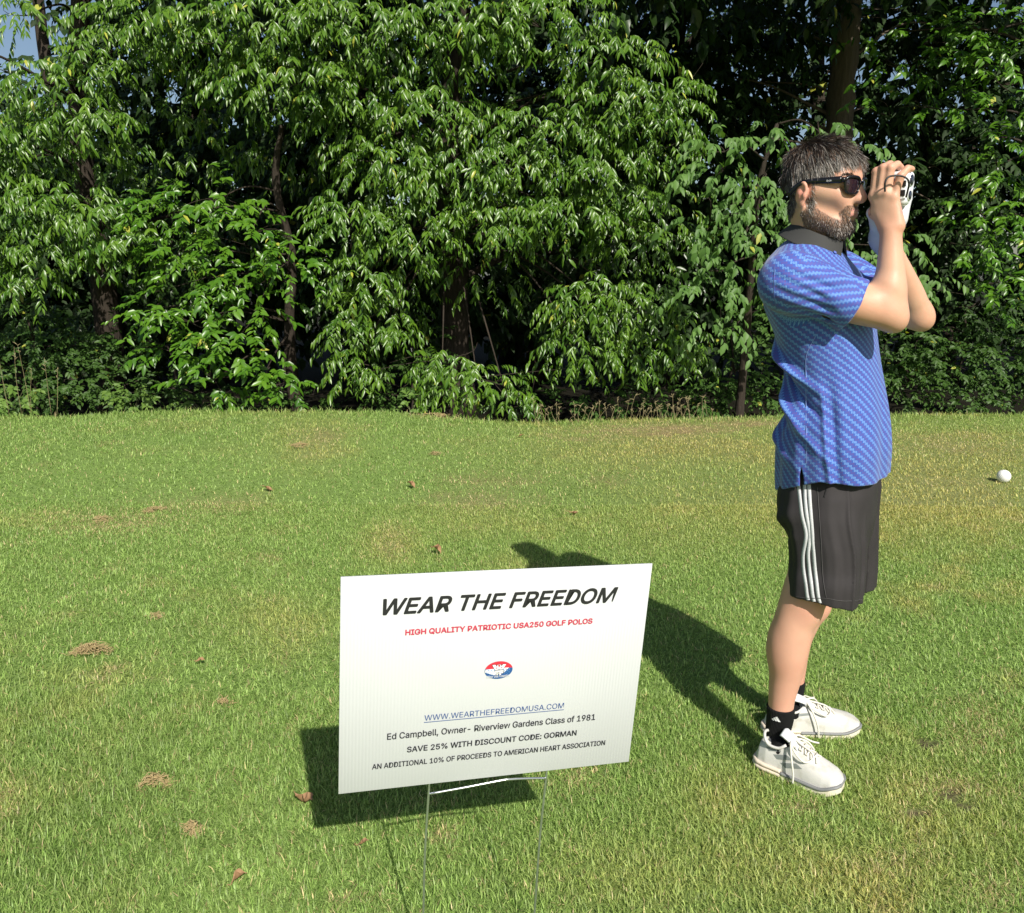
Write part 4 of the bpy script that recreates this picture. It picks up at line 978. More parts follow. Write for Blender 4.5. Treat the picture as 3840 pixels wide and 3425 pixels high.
# ------------------------------------------------------------------ polo shirt
# nodes that write the repeated "250" (pale blue) and "USA" (red) of the fabric, from a 3 x 5 dot font
GL = {'2': ['111', '001', '111', '100', '111'], '5': ['111', '100', '111', '001', '111'], '0': ['111', '101', '101', '101', '111'],
      'U': ['101', '101', '101', '101', '111'], 'S': ['111', '100', '111', '001', '111'], 'A': ['111', '101', '111', '101', '101']}
def row_bits(word, r): return '0'.join(GL[c][r] for c in word)
shirt_m = mat('polo_knit', rough=.62, spec=.25); t = NT(shirt_m)
uvn = t.n('UVMap', uv_map='weave').outputs[0]; sx = t.n('SeparateXYZ'); t.l(uvn, sx.inputs[0])
ROWH, COLW, NC = .0065, .00098, 31.0
row = t.math('FLOOR', t.math('DIVIDE', sx.outputs[1], ROWH))
yy = t.math('MULTIPLY', t.math('SUBTRACT', t.math('DIVIDE', sx.outputs[1], ROWH), row), 6.0)
xx = t.math('ADD', t.math('DIVIDE', sx.outputs[0], COLW), t.math('MULTIPLY', row, 7.75))
xf = t.math('FRACT', t.math('DIVIDE', xx, NC))
def word_mask(word, off):
    tot = None
    for r in range(5):
        bits = '0' * off + row_bits(word, r); bits += '0' * (int(NC) - len(bits))
        st = [(0.0, float(bits[0]))] + [(i / NC, float(bits[i])) for i in range(1, int(NC)) if bits[i] != bits[i - 1]]
        rp = t.ramp(xf, st, 'CONSTANT')
        m_ = t.math('COMPARE', t.math('FLOOR', yy), 5.0 - r, .1)
        v = t.math('MULTIPLY', rp, m_); tot = v if tot is None else t.math('ADD', tot, v)
    return tot
m250, musa = word_mask('250', 1), word_mask('USA', 16)
base = t.mix(t.noise(160, 2), (.034, .084, .36), (.050, .112, .44))
c = t.mix(musa, base, (.105, .065, .27)); c = t.mix(m250, c, (.17, .345, .69)); t.l(c, t.b.inputs['Base Color'])
t.b.inputs['Sheen Weight'].default_value = .25; t.bump(t.noise(900, 2), .15, .001)
shirt_loft = Loft([(890, 2962, 3100, 2.272, .055, -40), (912, 2930, 3125, 2.272, .075, -40), (945, 2898, 3160, 2.27, .108, -40), (985, 2864, 3195, 2.27, .145, -40), (1020, 2858, 3228, 2.27, .17, -40), (1070, 2850, 3254, 2.27, .185, -40), (1152, 2858, 3280, 2.27, .180, -40), (1246, 2895, 3291, 2.27, .176, -40), (1344, 2927, 3303, 2.27, .170, -38), (1443, 2945, 3316, 2.27, .170, -36),
                   (1553, 2928, 3328, 2.27, .174, -34), (1663, 2910, 3333, 2.27, .180, -32), (1757, 2906, 3330, 2.28, .186, -30), (1845, 2908, 3327, 2.28, .188, -30)], -40, 2.05)
def folds(P):
    u, v, a, b = shirt_loft.uv(P); th = np.arctan2(v, u); Zz = P[..., 2]
    g = lambda x, c, w: np.exp(-((x - c) / w) ** 2)
    Q_ = np.stack([np.cos(th), Zz * .55, np.sin(th)], -1); dw = lambda c: (th - c + math.pi) % (2 * math.pi) - math.pi
    lowz = sstep(1.25, .95, Zz)
    r = (vnoise(Q_ + 3, 2.6) - .5) * .022 * lowz + (vnoise(Q_ + 8, 5.0) - .5) * .012 * (0.4 + .6 * lowz)
    # pulls running from the armpit down across the back and the small of the back
    for k_, (t0, z0, sl, w, am) in enumerate([(-2.05, 1.20, .30, .016, .010), (-2.1, 1.15, .34, .014, -.010), (-2.2, 1.10, .30, .018, .009), (-2.4, 1.23, .20, .015, .008), (-2.6, 1.05, .16, .016, -.007), (-2.0, 1.06, .5, .018, .008), (-2.5, .98, .25, .02, .008)]):
        r = r + 1.75 * am * g(Zz - z0 + sl * dw(t0) * .35, 0, w) * g(dw(t0 - .1), 0, .5)
    r = r + .007 * g(th + 1.45 + (Zz - .95) * .35, 0, .05) * sstep(1.2, 1.05, Zz) - .006 * g(th + 1.32 + (Zz - .95) * .3, 0, .06) * sstep(1.2, 1.05, Zz)
    return r
zb = at(3100, 1815, 2.28)[2]
lo, hi = shirt_loft.box(.06)
SF = Field(lo - .06, hi + np.array([.12, .06, .14]), .003)
def sleeve(S, E_, f0, f1, r0, r1, sgn):
    ax = unit(E_ - S); a = S - ax * .01; b = S + (E_ - S) * f1; dn = unit(np.cross(ax, np.cross(-ZU, ax)))
    def fn(P):
        q = P - S; s_ = q @ ax; ph = np.arctan2(q @ np.cross(ax, dn), q @ dn)
        d = seg_d(P, a, b + ax * .06 + dn * .010, r0, r1) - (vnoise(np.stack([ph * 1.2, s_ * 9, 0 * ph], -1) + 5 * sgn, 2.2) - .5) * .014 * sstep(.0, .12, s_)
        for p0_, sl, s0, s1, am, w_ in ((-.75, .9, -.02, .16, .0075, .16), (-1.15, .5, -.04, .14, .0085, .13), (-1.5, .9, -.05, .11, .008, .12), (-1.8, .2, -.03, .13, .007, .11), (-2.3, -.3, -.04, .10, .006, .12), (-.2, .6, .0, .15, .007, .2), (-2.7, -.9, -.02, .12, .005, .12)):
            d = d + 1.35 * am * np.exp(-((ph - p0_ - sl * s_ * 2) / w_) ** 2) * sstep(s0 - .03, s0 + .03, s_) * sstep(s1 - .005, s1 - .06, s_)
        cut = s_ - (np.linalg.norm(E_ - S) * f1 - .12 * (q @ dn))
        h_ = np.clip(.5 - .5 * (d - cut) / .005, 0, 1); return d + (cut - d) * h_ + .005 * h_ * (1 - h_)
    SF.put(fn, np.minimum(a, b) - .15, np.maximum(a, b) + .15, .012)
    def inner(P):
        q = P - S; s_ = q @ ax
        return np.maximum(seg_d(P, S, b + ax * .1 + dn * .010, r0 - .014, r1 - .0105), np.linalg.norm(E_ - S) * f1 - .070 - s_)
    SF.put(inner, np.minimum(a, b) - .15, np.maximum(a, b) + .17, .003, 'sub')
    return ax, dn
SAX, SDN = sleeve(SR_, ER, 0, .640, .075, .070, 1); sleeve(SL_, EL, 0, .72, .077, .068, 2)
SF.put(lambda P: shirt_loft.d(P) - folds(P) + .003, lo, hi + np.array([0, 0, .06]), .01)
SF.cone(NB + ZU * -.052, SR_ + ZU * -.002, .058, .070, .035, m=.06); SF.cone(NB + ZU * -.052, SL_ + ZU * -.002, .060, .071, .05, m=.06)
_zA, _zB, _zC = at(2909, 1822, 2.36)[2], at(3327, 1795, 2.20)[2], at(3060, 1816, 2.115)[2]; zb = min(_zA, _zB, _zC)
def hemz(P):
    u, v, a, b = shirt_loft.uv(P); th = np.arctan2(v, u); c = np.cos(th)
    return _zC + (_zB - _zC) * np.maximum(c, 0) + (_zA - _zC) * np.maximum(-c, 0) + .003 * np.sin(th * 3 + .6)
SF.put(lambda P: hemz(P) - P[..., 2], lo - .1, np.array([hi[0] + .1, hi[1] + .1, zb + .25]), .003, 'and')
SF.put(lambda P: np.maximum(shirt_loft.d(P, -.006) - folds(P) + .003, P[..., 2] - zb - .19), lo - .02, np.array([hi[0], hi[1], zb + .23]), .003, 'sub')
# side vent at the hem and the open neck
VA = at(3022, 1812, 2.1)
def vent(P):
    u, v, a, b = shirt_loft.uv(P); th = np.arctan2(v, u); return np.maximum(np.abs(th + 1.86) * .15 - .0045 * sstep(_zC + .045, _zC, P[..., 2]), P[..., 2] - _zC - .042) + np.where(v > 0, 1, 0)
SF.put(vent, lo - .02, np.array([hi[0], hi[1], zb + .2]), .002, 'sub')
CC_ = at(3060, 898, 2.268); CAX = unit(ZU + TF_ * .42)
def neck_cut(P):
    q = P - CC_; z_ = q @ CAX; r = np.sqrt(np.maximum((q * q).sum(-1) - z_ * z_, 0)); return np.maximum(-.004 - z_, r - .16)
SF.put(neck_cut, CC_ - .2, CC_ + .2, .006, 'sub')
SF.cone(CC_ - CAX * .03 + TF_ * .012, CC_ + CAX * .1, .062, .062, .006, 'sub', m=.02)
SV, SQ = SF.nets(); SV = relax(SV, SQ, 2, .4)
sme = np_mesh('polo_shirt', SV, SQ, None, True)
fc = SV[SQ].mean(1); qf = fc - SR_; sa = qf @ SAX; rad = np.linalg.norm(qf - sa[:, None] * SAX, axis=1)
lat = -((fc - NB) @ TL_); is_sl = (sa > .0) & (rad < .115) & (lat > .150)
ql = fc - SL_; LAX = unit(EL - SL_); sl_ = ql @ LAX; is_sl2 = (sl_ > 0) & (-lat > .165)
cv = SV[SQ]; U = np.zeros(cv.shape[:2] + (2,), np.float32)
u, v, a_, b_ = shirt_loft.uv(cv); th = np.arctan2(v, u); thc = np.arctan2(*shirt_loft.uv(fc)[1::-1])
th = np.where(np.abs(th - thc[:, None]) > 3, th + np.sign(thc)[:, None] * 2 * math.pi, th)
U[..., 0] = th * .168; U[..., 1] = cv[..., 2]
for msk, S, ax in ((is_sl, SR_, SAX), (is_sl2, SL_, LAX)):
    dn = unit(np.cross(ax, np.cross(-ZU, ax))); q = cv[msk] - S; ph = np.arctan2(q @ np.cross(ax, dn), q @ dn); pc = fc[msk] - S; p0 = np.arctan2(pc @ np.cross(ax, dn), pc @ dn)
    ph = np.where(np.abs(ph - p0[:, None]) > 3, ph + np.sign(p0)[:, None] * 2 * math.pi, ph)
    ss = q @ ax; hh_ = -ph * .076; U[msk, :, 0] = ss * .39 + hh_ * .92; U[msk, :, 1] = -ss * .92 + hh_ * .39
uvl = sme.uv_layers.new(name='weave'); uvl.data.foreach_set('uv', U.reshape(-1))
SHIRT = link('polo_shirt', sme, shirt_m, PERSON)

from mathutils.bvhtree import BVHTree
def bvh(V, Q): return BVHTree.FromPolygons([Vector(v) for v in V], [tuple(int(i) for i in q) for q in Q])
ORG = Vector((0, 0, CAMH))
def hit(tree_, px, py):
    d = Vector(ray(px, py)).normalized(); p, n, i, dist = tree_.ray_cast(ORG, d)
    return (np.array(p), np.array(n)) if p is not None else None
def ribbon(tree_, path, w, lift, name, m, parent, n=40, closed=False):
    """a strip sewn onto a surface along a measured path"""
    pts = curve_pts([(x, y, 0) for x, y in path], n); H_ = [hit(tree_, x, y) for x, y, _ in pts]; H_ = [h_ for h_ in H_ if h_]
    P = np.array([h_[0] for h_ in H_]); N = np.array([h_[1] for h_ in H_]); N = unit(N)
    for _ in range(2): P[1:-1] = (P[:-2] + 2 * P[1:-1] + P[2:]) / 4; N[1:-1] = unit(N[:-2] + N[1:-1] + N[2:])
    T = unit(np.gradient(P, axis=0)); S = unit(np.cross(N, T)); V = []
    for i in range(len(P)):
        o = P[i] + N[i] * lift; s = S[i] * w / 2
        V += [P[i] - s - N[i] * .002, o - s, o + s, P[i] + s - N[i] * .002]
    Qd = [(4 * i + k, 4 * i + k + 1, 4 * i + k + 5, 4 * i + k + 4) for i in range(len(P) - 1) for k in range(3)]
    return link(name, np_mesh(name, V, Qd), m, parent)
shirt_tree = bvh(SV, SQ)
seam_m = mat('seam_thread', (.09, .13, .38), .7); seam_w = mat('seam_pale', (.20, .28, .60), .7)
ribbon(shirt_tree, [(3058, 1262), (3025, 1330), (3022, 1400), (3023, 1600), (3025, 1740)], .0016, .0006, 'side_seam', seam_w, SHIRT)
ribbon(shirt_tree, [(2905, 1000), (2902, 1060), (2903, 1115), (2912, 1160)], .0018, .0006, 'shoulder_seam', seam_m, SHIRT)
# collar
collar_m = mat('collar_cloth', (.046, .046, .044), .75, .25); t = NT(collar_m); t.bump(t.noise(500, 2), .2, .001)
CX = unit(TF_ - CAX * (TF_ @ CAX)); CY = np.cross(CAX, CX)
CF = Field(CC_ - .15, CC_ + .15, .002)
def collar(P):
    q = P - CC_; x_, y_, z_ = q @ CX, q @ CY, q @ CAX; ph = np.arctan2(y_, x_)
    r = np.sqrt((x_ / 1.08) ** 2 + y_ ** 2); fold = .0640 + .030 * np.clip((.022 - z_) / .05, 0, 1.4)
    low = -.022 - .010 * np.exp(-((np.abs(ph) - .55) / .35) ** 2)
    d = np.abs(r - fold) - .0032; d = np.maximum(d, z_ - .022); d = np.maximum(d, low - z_)
    gap = .30 * np.clip((.03 - z_) / .05, .3, 1.2); return np.maximum(d, (gap - np.abs(ph)) * .06)
CF.put(collar, CC_ - .15, CC_ + .15, .002)
KV, KQ = CF.nets(); KV = relax(KV, KQ, 1, .5); link('collar', np_mesh('collar', KV, KQ, None, True), collar_m, SHIRT)
# placket and buttons
for (bx, by) in ((3128, 950),):
    h_ = hit(shirt_tree, bx, by)
    if h_:
        p, n_ = h_; mb = MB(); mb.tube([p + n_ * .002, p + n_ * .0045, p + n_ * .005], [.0045, .0045, .0036], 16); link('button', mb.mesh('button'), mat('button_blue', (.12, .17, .5), .3), SHIRT)

# ------------------------------------------------------------------ shorts
short_m = mat('shorts_cloth', rough=.75, spec=.25); t = NT(short_m); t.l(t.mix(t.noise(12, 3), (.026, .023, .024), (.040, .036, .037)), t.b.inputs['Base Color']); t.bump(t.noise(700, 2), .25, .001)
nl = Loft([(1700, 2935, 3220, 2.255, .100, -32), (1800, 2930, 3232, 2.24, .106, -32), (1850, 2916, 3242, 2.232, .110, -32), (1915, 2909, 3246, 2.222, .113, -32), (1989, 2930, 3249, 2.212, .115, -32), (2026, 2945, 3250, 2.207, .116, -32), (2100, 2954, 3248, 2.20, .116, -32), (2162, 2950, 3244, 2.19, .118, -32), (2253, 2938, 3237, 2.19, .120, -32), (2330, 2930, 3232, 2.19, .122, -32)], -32, 2.2)
fl_ = Loft([(1700, 3000, 3280, 2.35, .10, -25), (1790, 2985, 3296, 2.37, .12, -25), (1850, 2985, 3292, 2.375, .12, -25), (1915, 2990, 3289, 2.38, .118, -25), (2026, 3010, 3287, 2.385, .112, -25), (2121, 3010, 3284, 2.385, .112, -25), (2199, 3005, 3276, 2.385, .114, -25), (2260, 3000, 3272, 2.385, .116, -25)], -25, 2.2)
pel = Loft([(1690, 2955, 3275, 2.285, .140, -30), (1780, 2935, 3290, 2.285, .155, -30), (1830, 2920, 3290, 2.285, .170, -30), (1900, 2918, 3286, 2.285, .165, -30), (1960, 2930, 3275, 2.285, .150, -30), (2030, 2960, 3255, 2.285, .12, -30), (2100, 3000, 3225, 2.285, .07, -30), (2140, 3050, 3180, 2.285, .03, -30)], -30, 2.3)
b1, b2 = nl.box(.08), fl_.box(.08)
lo = np.minimum(b1[0], b2[0]); hi = np.maximum(b1[1], b2[1])
PF = Field(lo - .02, hi + .02, .003)
def sfold(L_, sd):
    def f(P):
        u, v, a, b = L_.uv(P); th = np.arctan2(v, u); Zz = P[..., 2]
        r = (vnoise(np.stack([np.cos(th), Zz * 1.2, np.sin(th) + sd], -1), 2.6) - .5) * .016 + (vnoise(np.stack([np.cos(th), Zz * .7, np.sin(th) + sd + 9], -1), 6) - .5) * .007
        g = lambda x, c, w: np.exp(-((x - c) / w) ** 2)
        z_ = at(2960, 2010, 2.2)[2]
        dw = (th + 2.75 + math.pi) % (2 * math.pi) - math.pi
        r = r - .010 * g(Zz - z_ - dw * .05, 0, .018) * g(dw, 0, .6) + .010 * g(Zz - z_ - .038 - dw * .05, 0, .022) * g(dw, 0, .6)
        r = r + .007 * g(th + .75, 0, .05) + .006 * g(th + .15, 0, .06)
        return r
    return f
fn_, ff_ = sfold(nl, 1.0), sfold(fl_, 5.0)
PF.put(lambda P: nl.d(P) - fn_(P), *b1, k=.01); PF.put(lambda P: fl_.d(P) - ff_(P), *b2, k=.008); PF.put(pel.d, *pel.box(.05), k=.010)
hz1 = at(3090, 2276, 2.08)[2]; hz2 = at(3240, 2202, 2.32)[2]
hem1 = lambda P: hz1 - .05 * nl.uv(P)[0] + .006 * np.sin(np.arctan2(nl.uv(P)[1], nl.uv(P)[0]) * 3); hem2 = lambda P: hz2 - .03 * fl_.uv(P)[0]
near = lambda P: (nl.d(P) < fl_.d(P))
zt = max(hz1, hz2) + .16
PF.put(lambda P: np.where(near(P), hem1(P), hem2(P)) - P[..., 2], lo - .05, np.array([hi[0] + .05, hi[1] + .05, zt]), .002, 'and')
PF.put(lambda P: np.maximum(nl.d(P, -.006) - fn_(P), P[..., 2] - hz1 - .12), b1[0], np.array([b1[1][0], b1[1][1], zt]), .003, 'sub')
PF.put(lambda P: np.maximum(fl_.d(P, -.006) - ff_(P), P[..., 2] - hz2 - .12), b2[0], np.array([b2[1][0], b2[1][1], zt]), .003, 'sub')
PV, PQ = PF.nets(); PV = relax(PV, PQ, 1, .45)
SHORTS = link('shorts', np_mesh('shorts', PV, PQ, None, True), short_m, PERSON)
pt = bvh(PV, PQ)
white_t = mat('white_tape', (.70, .71, .71), .6); t = NT(white_t); t.l(t.mix(t.noise(260, 2), (.36, .37, .38), (.66, .67, .67)), t.b.inputs['Base Color'])
P0 = lambda x, y: (2750 + x / 2.427, 1750 + y / 2.427)
for path in ([(592, 165), (607, 300), (625, 450), (660, 600), (655, 690), (635, 800), (637, 930), (660, 1080), (672, 1180), (700, 1268)],
             [(648, 165), (652, 300), (668, 450), (690, 600), (690, 700), (680, 800), (690, 930), (708, 1060), (722, 1180), (745, 1268)],
             [(688, 165), (695, 300), (706, 450), (718, 600), (722, 700), (732, 800), (742, 930), (758, 1060), (772, 1180), (793, 1268)]):
    ribbon(pt, [P0(*p) for p in path], .0098, .0004, 'stripe', white_t, SHORTS, 60)
thread = mat('black_thread', (.06, .055, .055), .7)
ribbon(pt, [P0(*p) for p in [(765, 185), (780, 400), (800, 700), (815, 1000), (845, 1190)]], .0016, .0012, 'front_seam', thread, SHORTS, 40)
ribbon(pt, [P0(*p) for p in [(855, 185), (842, 230), (828, 280)]], .004, .0016, 'pocket', mat('pocket_shadow_cloth', (.012, .011, .012), .9), SHORTS, 12)
ribbon(pt, [P0(*p) for p in [(470, 1160), (640, 1195), (840, 1200), (1000, 1225), (1170, 1215)]], .0014, .0010, 'hem_stitch', thread, SHORTS, 40)

# ------------------------------------------------------------------ socks
sock_m = mat('sock_knit', (.012, .012, .013), .85, .2); t = NT(sock_m)
wv = t.n('TexWave', bands_direction='X'); wv.inputs['Scale'].default_value = 95; t.l(t.n('TexCoord').outputs['Object'], wv.inputs[0]); t.bump(wv.outputs['Fac'], .8, .003)
white_p = mat('white_print', (.75, .75, .76), .6)
for leg, rad, top, a, b, lg in ((NLEG, NRAD, 2648, N0, N1, 1), (FLEG, FRAD, 2545, F0, F1, 0)):
    Yk = leg[-3][1]; zt_ = at(2930, top, Yk)[2]
    lo = np.minimum(leg[-3], leg[-1]) - .10; hi = np.maximum(leg[-3], leg[-1]) + .10; hi[2] = zt_ + .03; lo[2] = .03
    KF = Field(lo, hi, .0025); KF.limb(leg[-5:], [r + .0042 for r in rad[-5:]], .02)
    d = b - a; KF.chain([leg[-1], a + d * .28 + ZU * .070, a + d * .42 + ZU * .056], [.028, .026, .020], .02)
    KF.put(lambda P: P[..., 2] - zt_, lo, hi, .004, 'and')
    V_, Q_ = KF.nets(); SOCK = link('sock', np_mesh('sock', relax(V_, Q_, 1), Q_, None, True), sock_m, PERSON)
    kt = bvh(V_, Q_); P5 = lambda x, y: (2750 + x / 3.033, 2450 + y / 3.033)
    quads_ = [[(436, 745), (452, 738), (470, 763), (457, 763)], [(455, 735), (475, 728), (505, 772), (482, 770)], [(478, 726), (500, 720), (538, 782), (510, 778)]] if lg else [[(716, 424), (724, 408), (735, 428)]]
    for qd in quads_:
        hh = [hit(kt, *P5(*p)) for p in qd]
        if all(hh):
            bm = bmesh.new(); bm.faces.new([bm.verts.new(h_[0] + h_[1] * .0012) for h_ in hh]); me = bpy.data.meshes.new('logo_bar'); bm.to_mesh(me); bm.free(); link('logo_bar', me, white_p, SOCK)

# ------------------------------------------------------------------ golf shoes
leather = mat('shoe_leather', rough=.45, spec=.4); t = NT(leather)
sc = t.ramp(t.noise(26, 4), [(.5, 0.0), (.72, 1.0)])
t.l(t.mix(sc, t.mix(t.noise(9, 3), (.53, .52, .48), (.64, .635, .60)), (.40, .385, .33)), t.b.inputs['Base Color']); t.bump(t.noise(120, 3), .12, .002)
sole_m = mat('shoe_sole', rough=.55); t = NT(sole_m); t.l(t.mix(t.noise(30, 3), (.66, .60, .44), (.74, .70, .58)), t.b.inputs['Base Color'])
welt_m = mat('grey_welt', (.20, .205, .205), .6); lace_m = mat('lace_cord', (.66, .64, .56), .8); tongue_m = mat('tongue_mesh', (.72, .73, .74), .6); stripe_m = mat('grey_stripe', (.20, .22, .21), .55)
foam_m = mat('heel_foam', (.70, .60, .48), .6)
def shoe(a, b, side, seed):
    d = b - a; Ln = np.linalg.norm(d); X = d / Ln; kx_ = Ln / .30; kk = 1.0 + .06 * (seed == 1); Yv = np.array([-X[1], X[0], 0]); k = kk
    S = lambda x, y, z: a + X * x * kx_ + Yv * y * side * k + ZU * (z * k - .004)
    inv = lambda P: ((P - a) @ X / kx_, (P - a) @ Yv * side / k, (P[..., 2] + .004) / k)
    xs_ = [0, .012, .04, .08, .12, .16, .20, .24, .27, .290, .30]
    hw = [.016, .028, .034, .035, .037, .042, .047, .048, .043, .031, .014]; cy = [0, 0, 0, 0, .001, .003, .004, .003, 0, -.004, -.006]
    tp = [.050, .086, .110, .099, .112, .104, .087, .074, .066, .057, .042]
    W_ = lambda x: np.interp(x, xs_, hw); C_y = lambda x: np.interp(x, xs_, cy); T_ = lambda x: np.interp(x, xs_, tp)
    bot = lambda x: .0 + .018 * sstep(.22, .30, x) ** 1.5
    lo = np.minimum(a, b) - np.array([.09, .09, .0]); hi = np.maximum(a, b) + np.array([.09, .09, .16]); lo[2] = -.02
    UF = Field(lo, hi, .0025)
    def upper(P):
        x, y, z = inv(P); w = W_(x); z0 = .022 + bot(x); h_ = np.maximum(T_(x) - z0, .01)
        q = (np.abs((y - C_y(x)) / w) ** 2.4 + np.abs((z - z0) / h_) ** 2.3) ** (1 / 2.35)
        d_ = (q - 1) * np.minimum(w, h_) * .9
        return np.maximum(np.maximum(d_, z0 - .004 - z), np.maximum(-x, x - .30)) * k
    UF.put(upper, lo, hi, .006)
    c = S(.068, 0, .118); UF.ell(c, np.array([X, Yv, ZU]), (.050 * k, .027 * k, .040 * k), .008, 'sub')
    V_, Q_ = UF.nets(); V_ = relax(V_, Q_, 2); SH = link('shoe', np_mesh('shoe', V_, Q_, None, True), leather, PERSON)
    st = bvh(V_, Q_)
    # sole, grey welt line above it and the foam heel
    OF = Field(lo, hi, .0025)
    def sole(P):
        x, y, z = inv(P); w = W_(x) + .004; e = np.abs(y - C_y(x)) - w
        return np.maximum(np.maximum(e, z - .020 - bot(x) - .010 * sstep(.10, .02, x)), np.maximum(bot(x) - z + .004 * sstep(.1, .14, x) * sstep(.2, .16, x), np.maximum(-x - .004, x - .302))) * k
    OF.put(sole, lo, hi, .004); V2, Q2 = OF.nets(); SO = link('sole', np_mesh('sole', relax(V2, Q2, 2), Q2, None, True), sole_m, SH)
    pts = []
    for q in np.concatenate([np.linspace(.10, .298, 26)]): pts.append(S(q, C_y(q) - W_(q) - .0035, .0235 + bot(q)))
    for q in np.linspace(.298, .10, 26): pts.append(S(q, C_y(q) + W_(q) + .0035, .0235 + bot(q)))
    V3, Q3, T3 = tube_np(pts, .0048 * k, 8); link('welt', np_mesh('welt', V3, Q3, T3, True), welt_m, SH)
    for zz, r in ((.031, .0058), (.019, .0062)):
        pts = [S(q, -W_(q) - .003, zz - .02 * q) for q in np.linspace(.10, .004, 10)] + [S(-.004, y_, zz) for y_ in (-.012, 0, .012)] + [S(q, W_(q) + .003, zz - .02 * q) for q in np.linspace(.004, .10, 10)]
        V3, Q3, T3 = tube_np(curve_pts(pts, 50), r * k, 8); link('heel_foam', np_mesh('heel_foam', V3, Q3, T3, True), foam_m, SH)
    # padded ankle rim
    V3, Q3, T3 = tube_np(curve_pts([S(.108, -.026, .106), S(.085, -.033, .094), S(.05, -.032, .094), S(.030, -.021, .106), S(.022, 0, .112), S(.030, .021, .106), S(.05, .032, .094), S(.085, .033, .094), S(.108, .026, .106)], 40), .0042 * k, 8)
    link('ankle_rim', np_mesh('ankle_rim', V3, Q3, T3, True), leather, SH)
    # tongue
    V3 = []; Q3 = []
    nu, nv = 12, 9
    for i in range(nu):
        s_ = i / (nu - 1); xx_ = .090 + .085 * s_; zz_ = .143 - .054 * s_ + .006 * math.sin(s_ * 3)
        for j in range(nv):
            v_ = j / (nv - 1) * 2 - 1; V3.append(S(xx_ - .006 * v_ * v_ * (1 - s_), v_ * (.023 - .004 * s_) * (1 if s_ > .08 else .82), zz_ - .012 * v_ * v_ - .004 * (s_ < .05)))
    V3 = np.array(V3); V3 = np.concatenate([V3, V3 - X * .004 - ZU * .003]); o = nu * nv
    for i in range(nu - 1):
        for j in range(nv - 1):
            q = (i * nv + j, i * nv + j + 1, (i + 1) * nv + j + 1, (i + 1) * nv + j); Q3.append(q); Q3.append(tuple(o + e for e in q[::-1]))
    rim = [j for j in range(nv)] + [i * nv + nv - 1 for i in range(1, nu)]
    for k_ in range(len(rim) - 1): Q3.append((rim[k_], rim[k_] + o, rim[k_ + 1] + o, rim[k_ + 1]))
    rim = [i * nv for i in range(nu)]
    for k_ in range(len(rim) - 1): Q3.append((rim[k_], rim[k_ + 1], rim[k_ + 1] + o, rim[k_] + o))
    link('tongue', np_mesh('tongue', V3, Q3, None, True), tongue_m, SH)
    # laces: crossings, two loops and two loose ends
    LM = MB(); r = .0027 * k
    surf = lambda x, y: S(x, y, T_(x) - .028 * (y / .046) ** 2 + .003)
    for i in range(5):
        x_ = .118 + .020 * i
        LM.tube(curve_pts([surf(x_, -.021), surf(x_ + .006, 0) + ZU * .003, surf(x_ + .016, .021)], 10), r, 7); LM.tube(curve_pts([surf(x_, .021), surf(x_ + .006, 0) + ZU * .001, surf(x_ + .016, -.021)], 10), r, 7)
    kx = surf(.118, 0) + ZU * .006
    LM.tube([kx - Yv * .007, kx, kx + Yv * .007], [r * 1.6, r * 2.2, r * 1.6], 8)
    LM.tube(curve_pts([kx, surf(.135, -.034 * side) + ZU * .010, surf(.175, -.040 * side) + ZU * .004, surf(.198, -.022 * side) + ZU * .003, surf(.190, -.008 * side) + ZU * .007, surf(.15, -.012 * side) + ZU * .010, kx], 30), r, 7)
    LM.tube(curve_pts([kx, surf(.125, .030 * side) + ZU * .012, surf(.155, .045 * side) + ZU * .006, surf(.182, .040 * side) + ZU * .004, surf(.16, .022 * side) + ZU * .01, kx], 30), r, 7)
    LM.tube(curve_pts([kx, surf(.125, -.030 * side) + ZU * .012, S(.140, -.050 * side, .080), S(.150, -.054 * side, .045), S(.152, -.056 * side, .018)], 24), r, 7)
    LM.tube(curve_pts([kx, surf(.130, .025 * side) + ZU * .014, S(.165, .055 * side, .095), S(.185, .075 * side, .085)], 20), r, 7)
    link('laces', LM.mesh('laces'), lace_m, SH)
    return SH, st, S
SHN, stn, SN = shoe(N0, N1, 1, 1); SHF, stf, SFm = shoe(F0, F1, 1, 2)
def patch(tree_, quad, name, m, parent, n=8, lift=.0010):
    q = np.array(quad, float); V_ = []; Q_ = []
    for i in range(n + 1):
        for j in range(n + 1):
            s_, v_ = i / n, j / n; p = (q[0] * (1 - s_) + q[1] * s_) * (1 - v_) + (q[3] * (1 - s_) + q[2] * s_) * v_; h_ = hit(tree_, *p)
            if not h_: print('patch misses', name, p); return
            V_.append(h_[0] + h_[1] * lift)
    for i in range(n):
        for j in range(n): Q_.append((i * (n + 1) + j, (i + 1) * (n + 1) + j, (i + 1) * (n + 1) + j + 1, i * (n + 1) + j + 1))
    link(name, np_mesh(name, V_, Q_, None, True), m, parent)
P5 = lambda x, y: (2750 + x / 3.033, 2450 + y / 3.033)
for qd in ([(375, 1062), (520, 1068), (545, 1122), (408, 1112)], [(455, 1150), (610, 1160), (690, 1222), (500, 1205)], [(535, 1245), (715, 1255), (785, 1318), (590, 1305)]): patch(stn, [P5(*p) for p in qd], 'stripe', stripe_m, SHN)
for qd in ([(700, 690), (860, 680), (880, 705), (700, 725)],): patch(stf, [P5(*p) for p in qd], 'stripe', stripe_m, SHF)

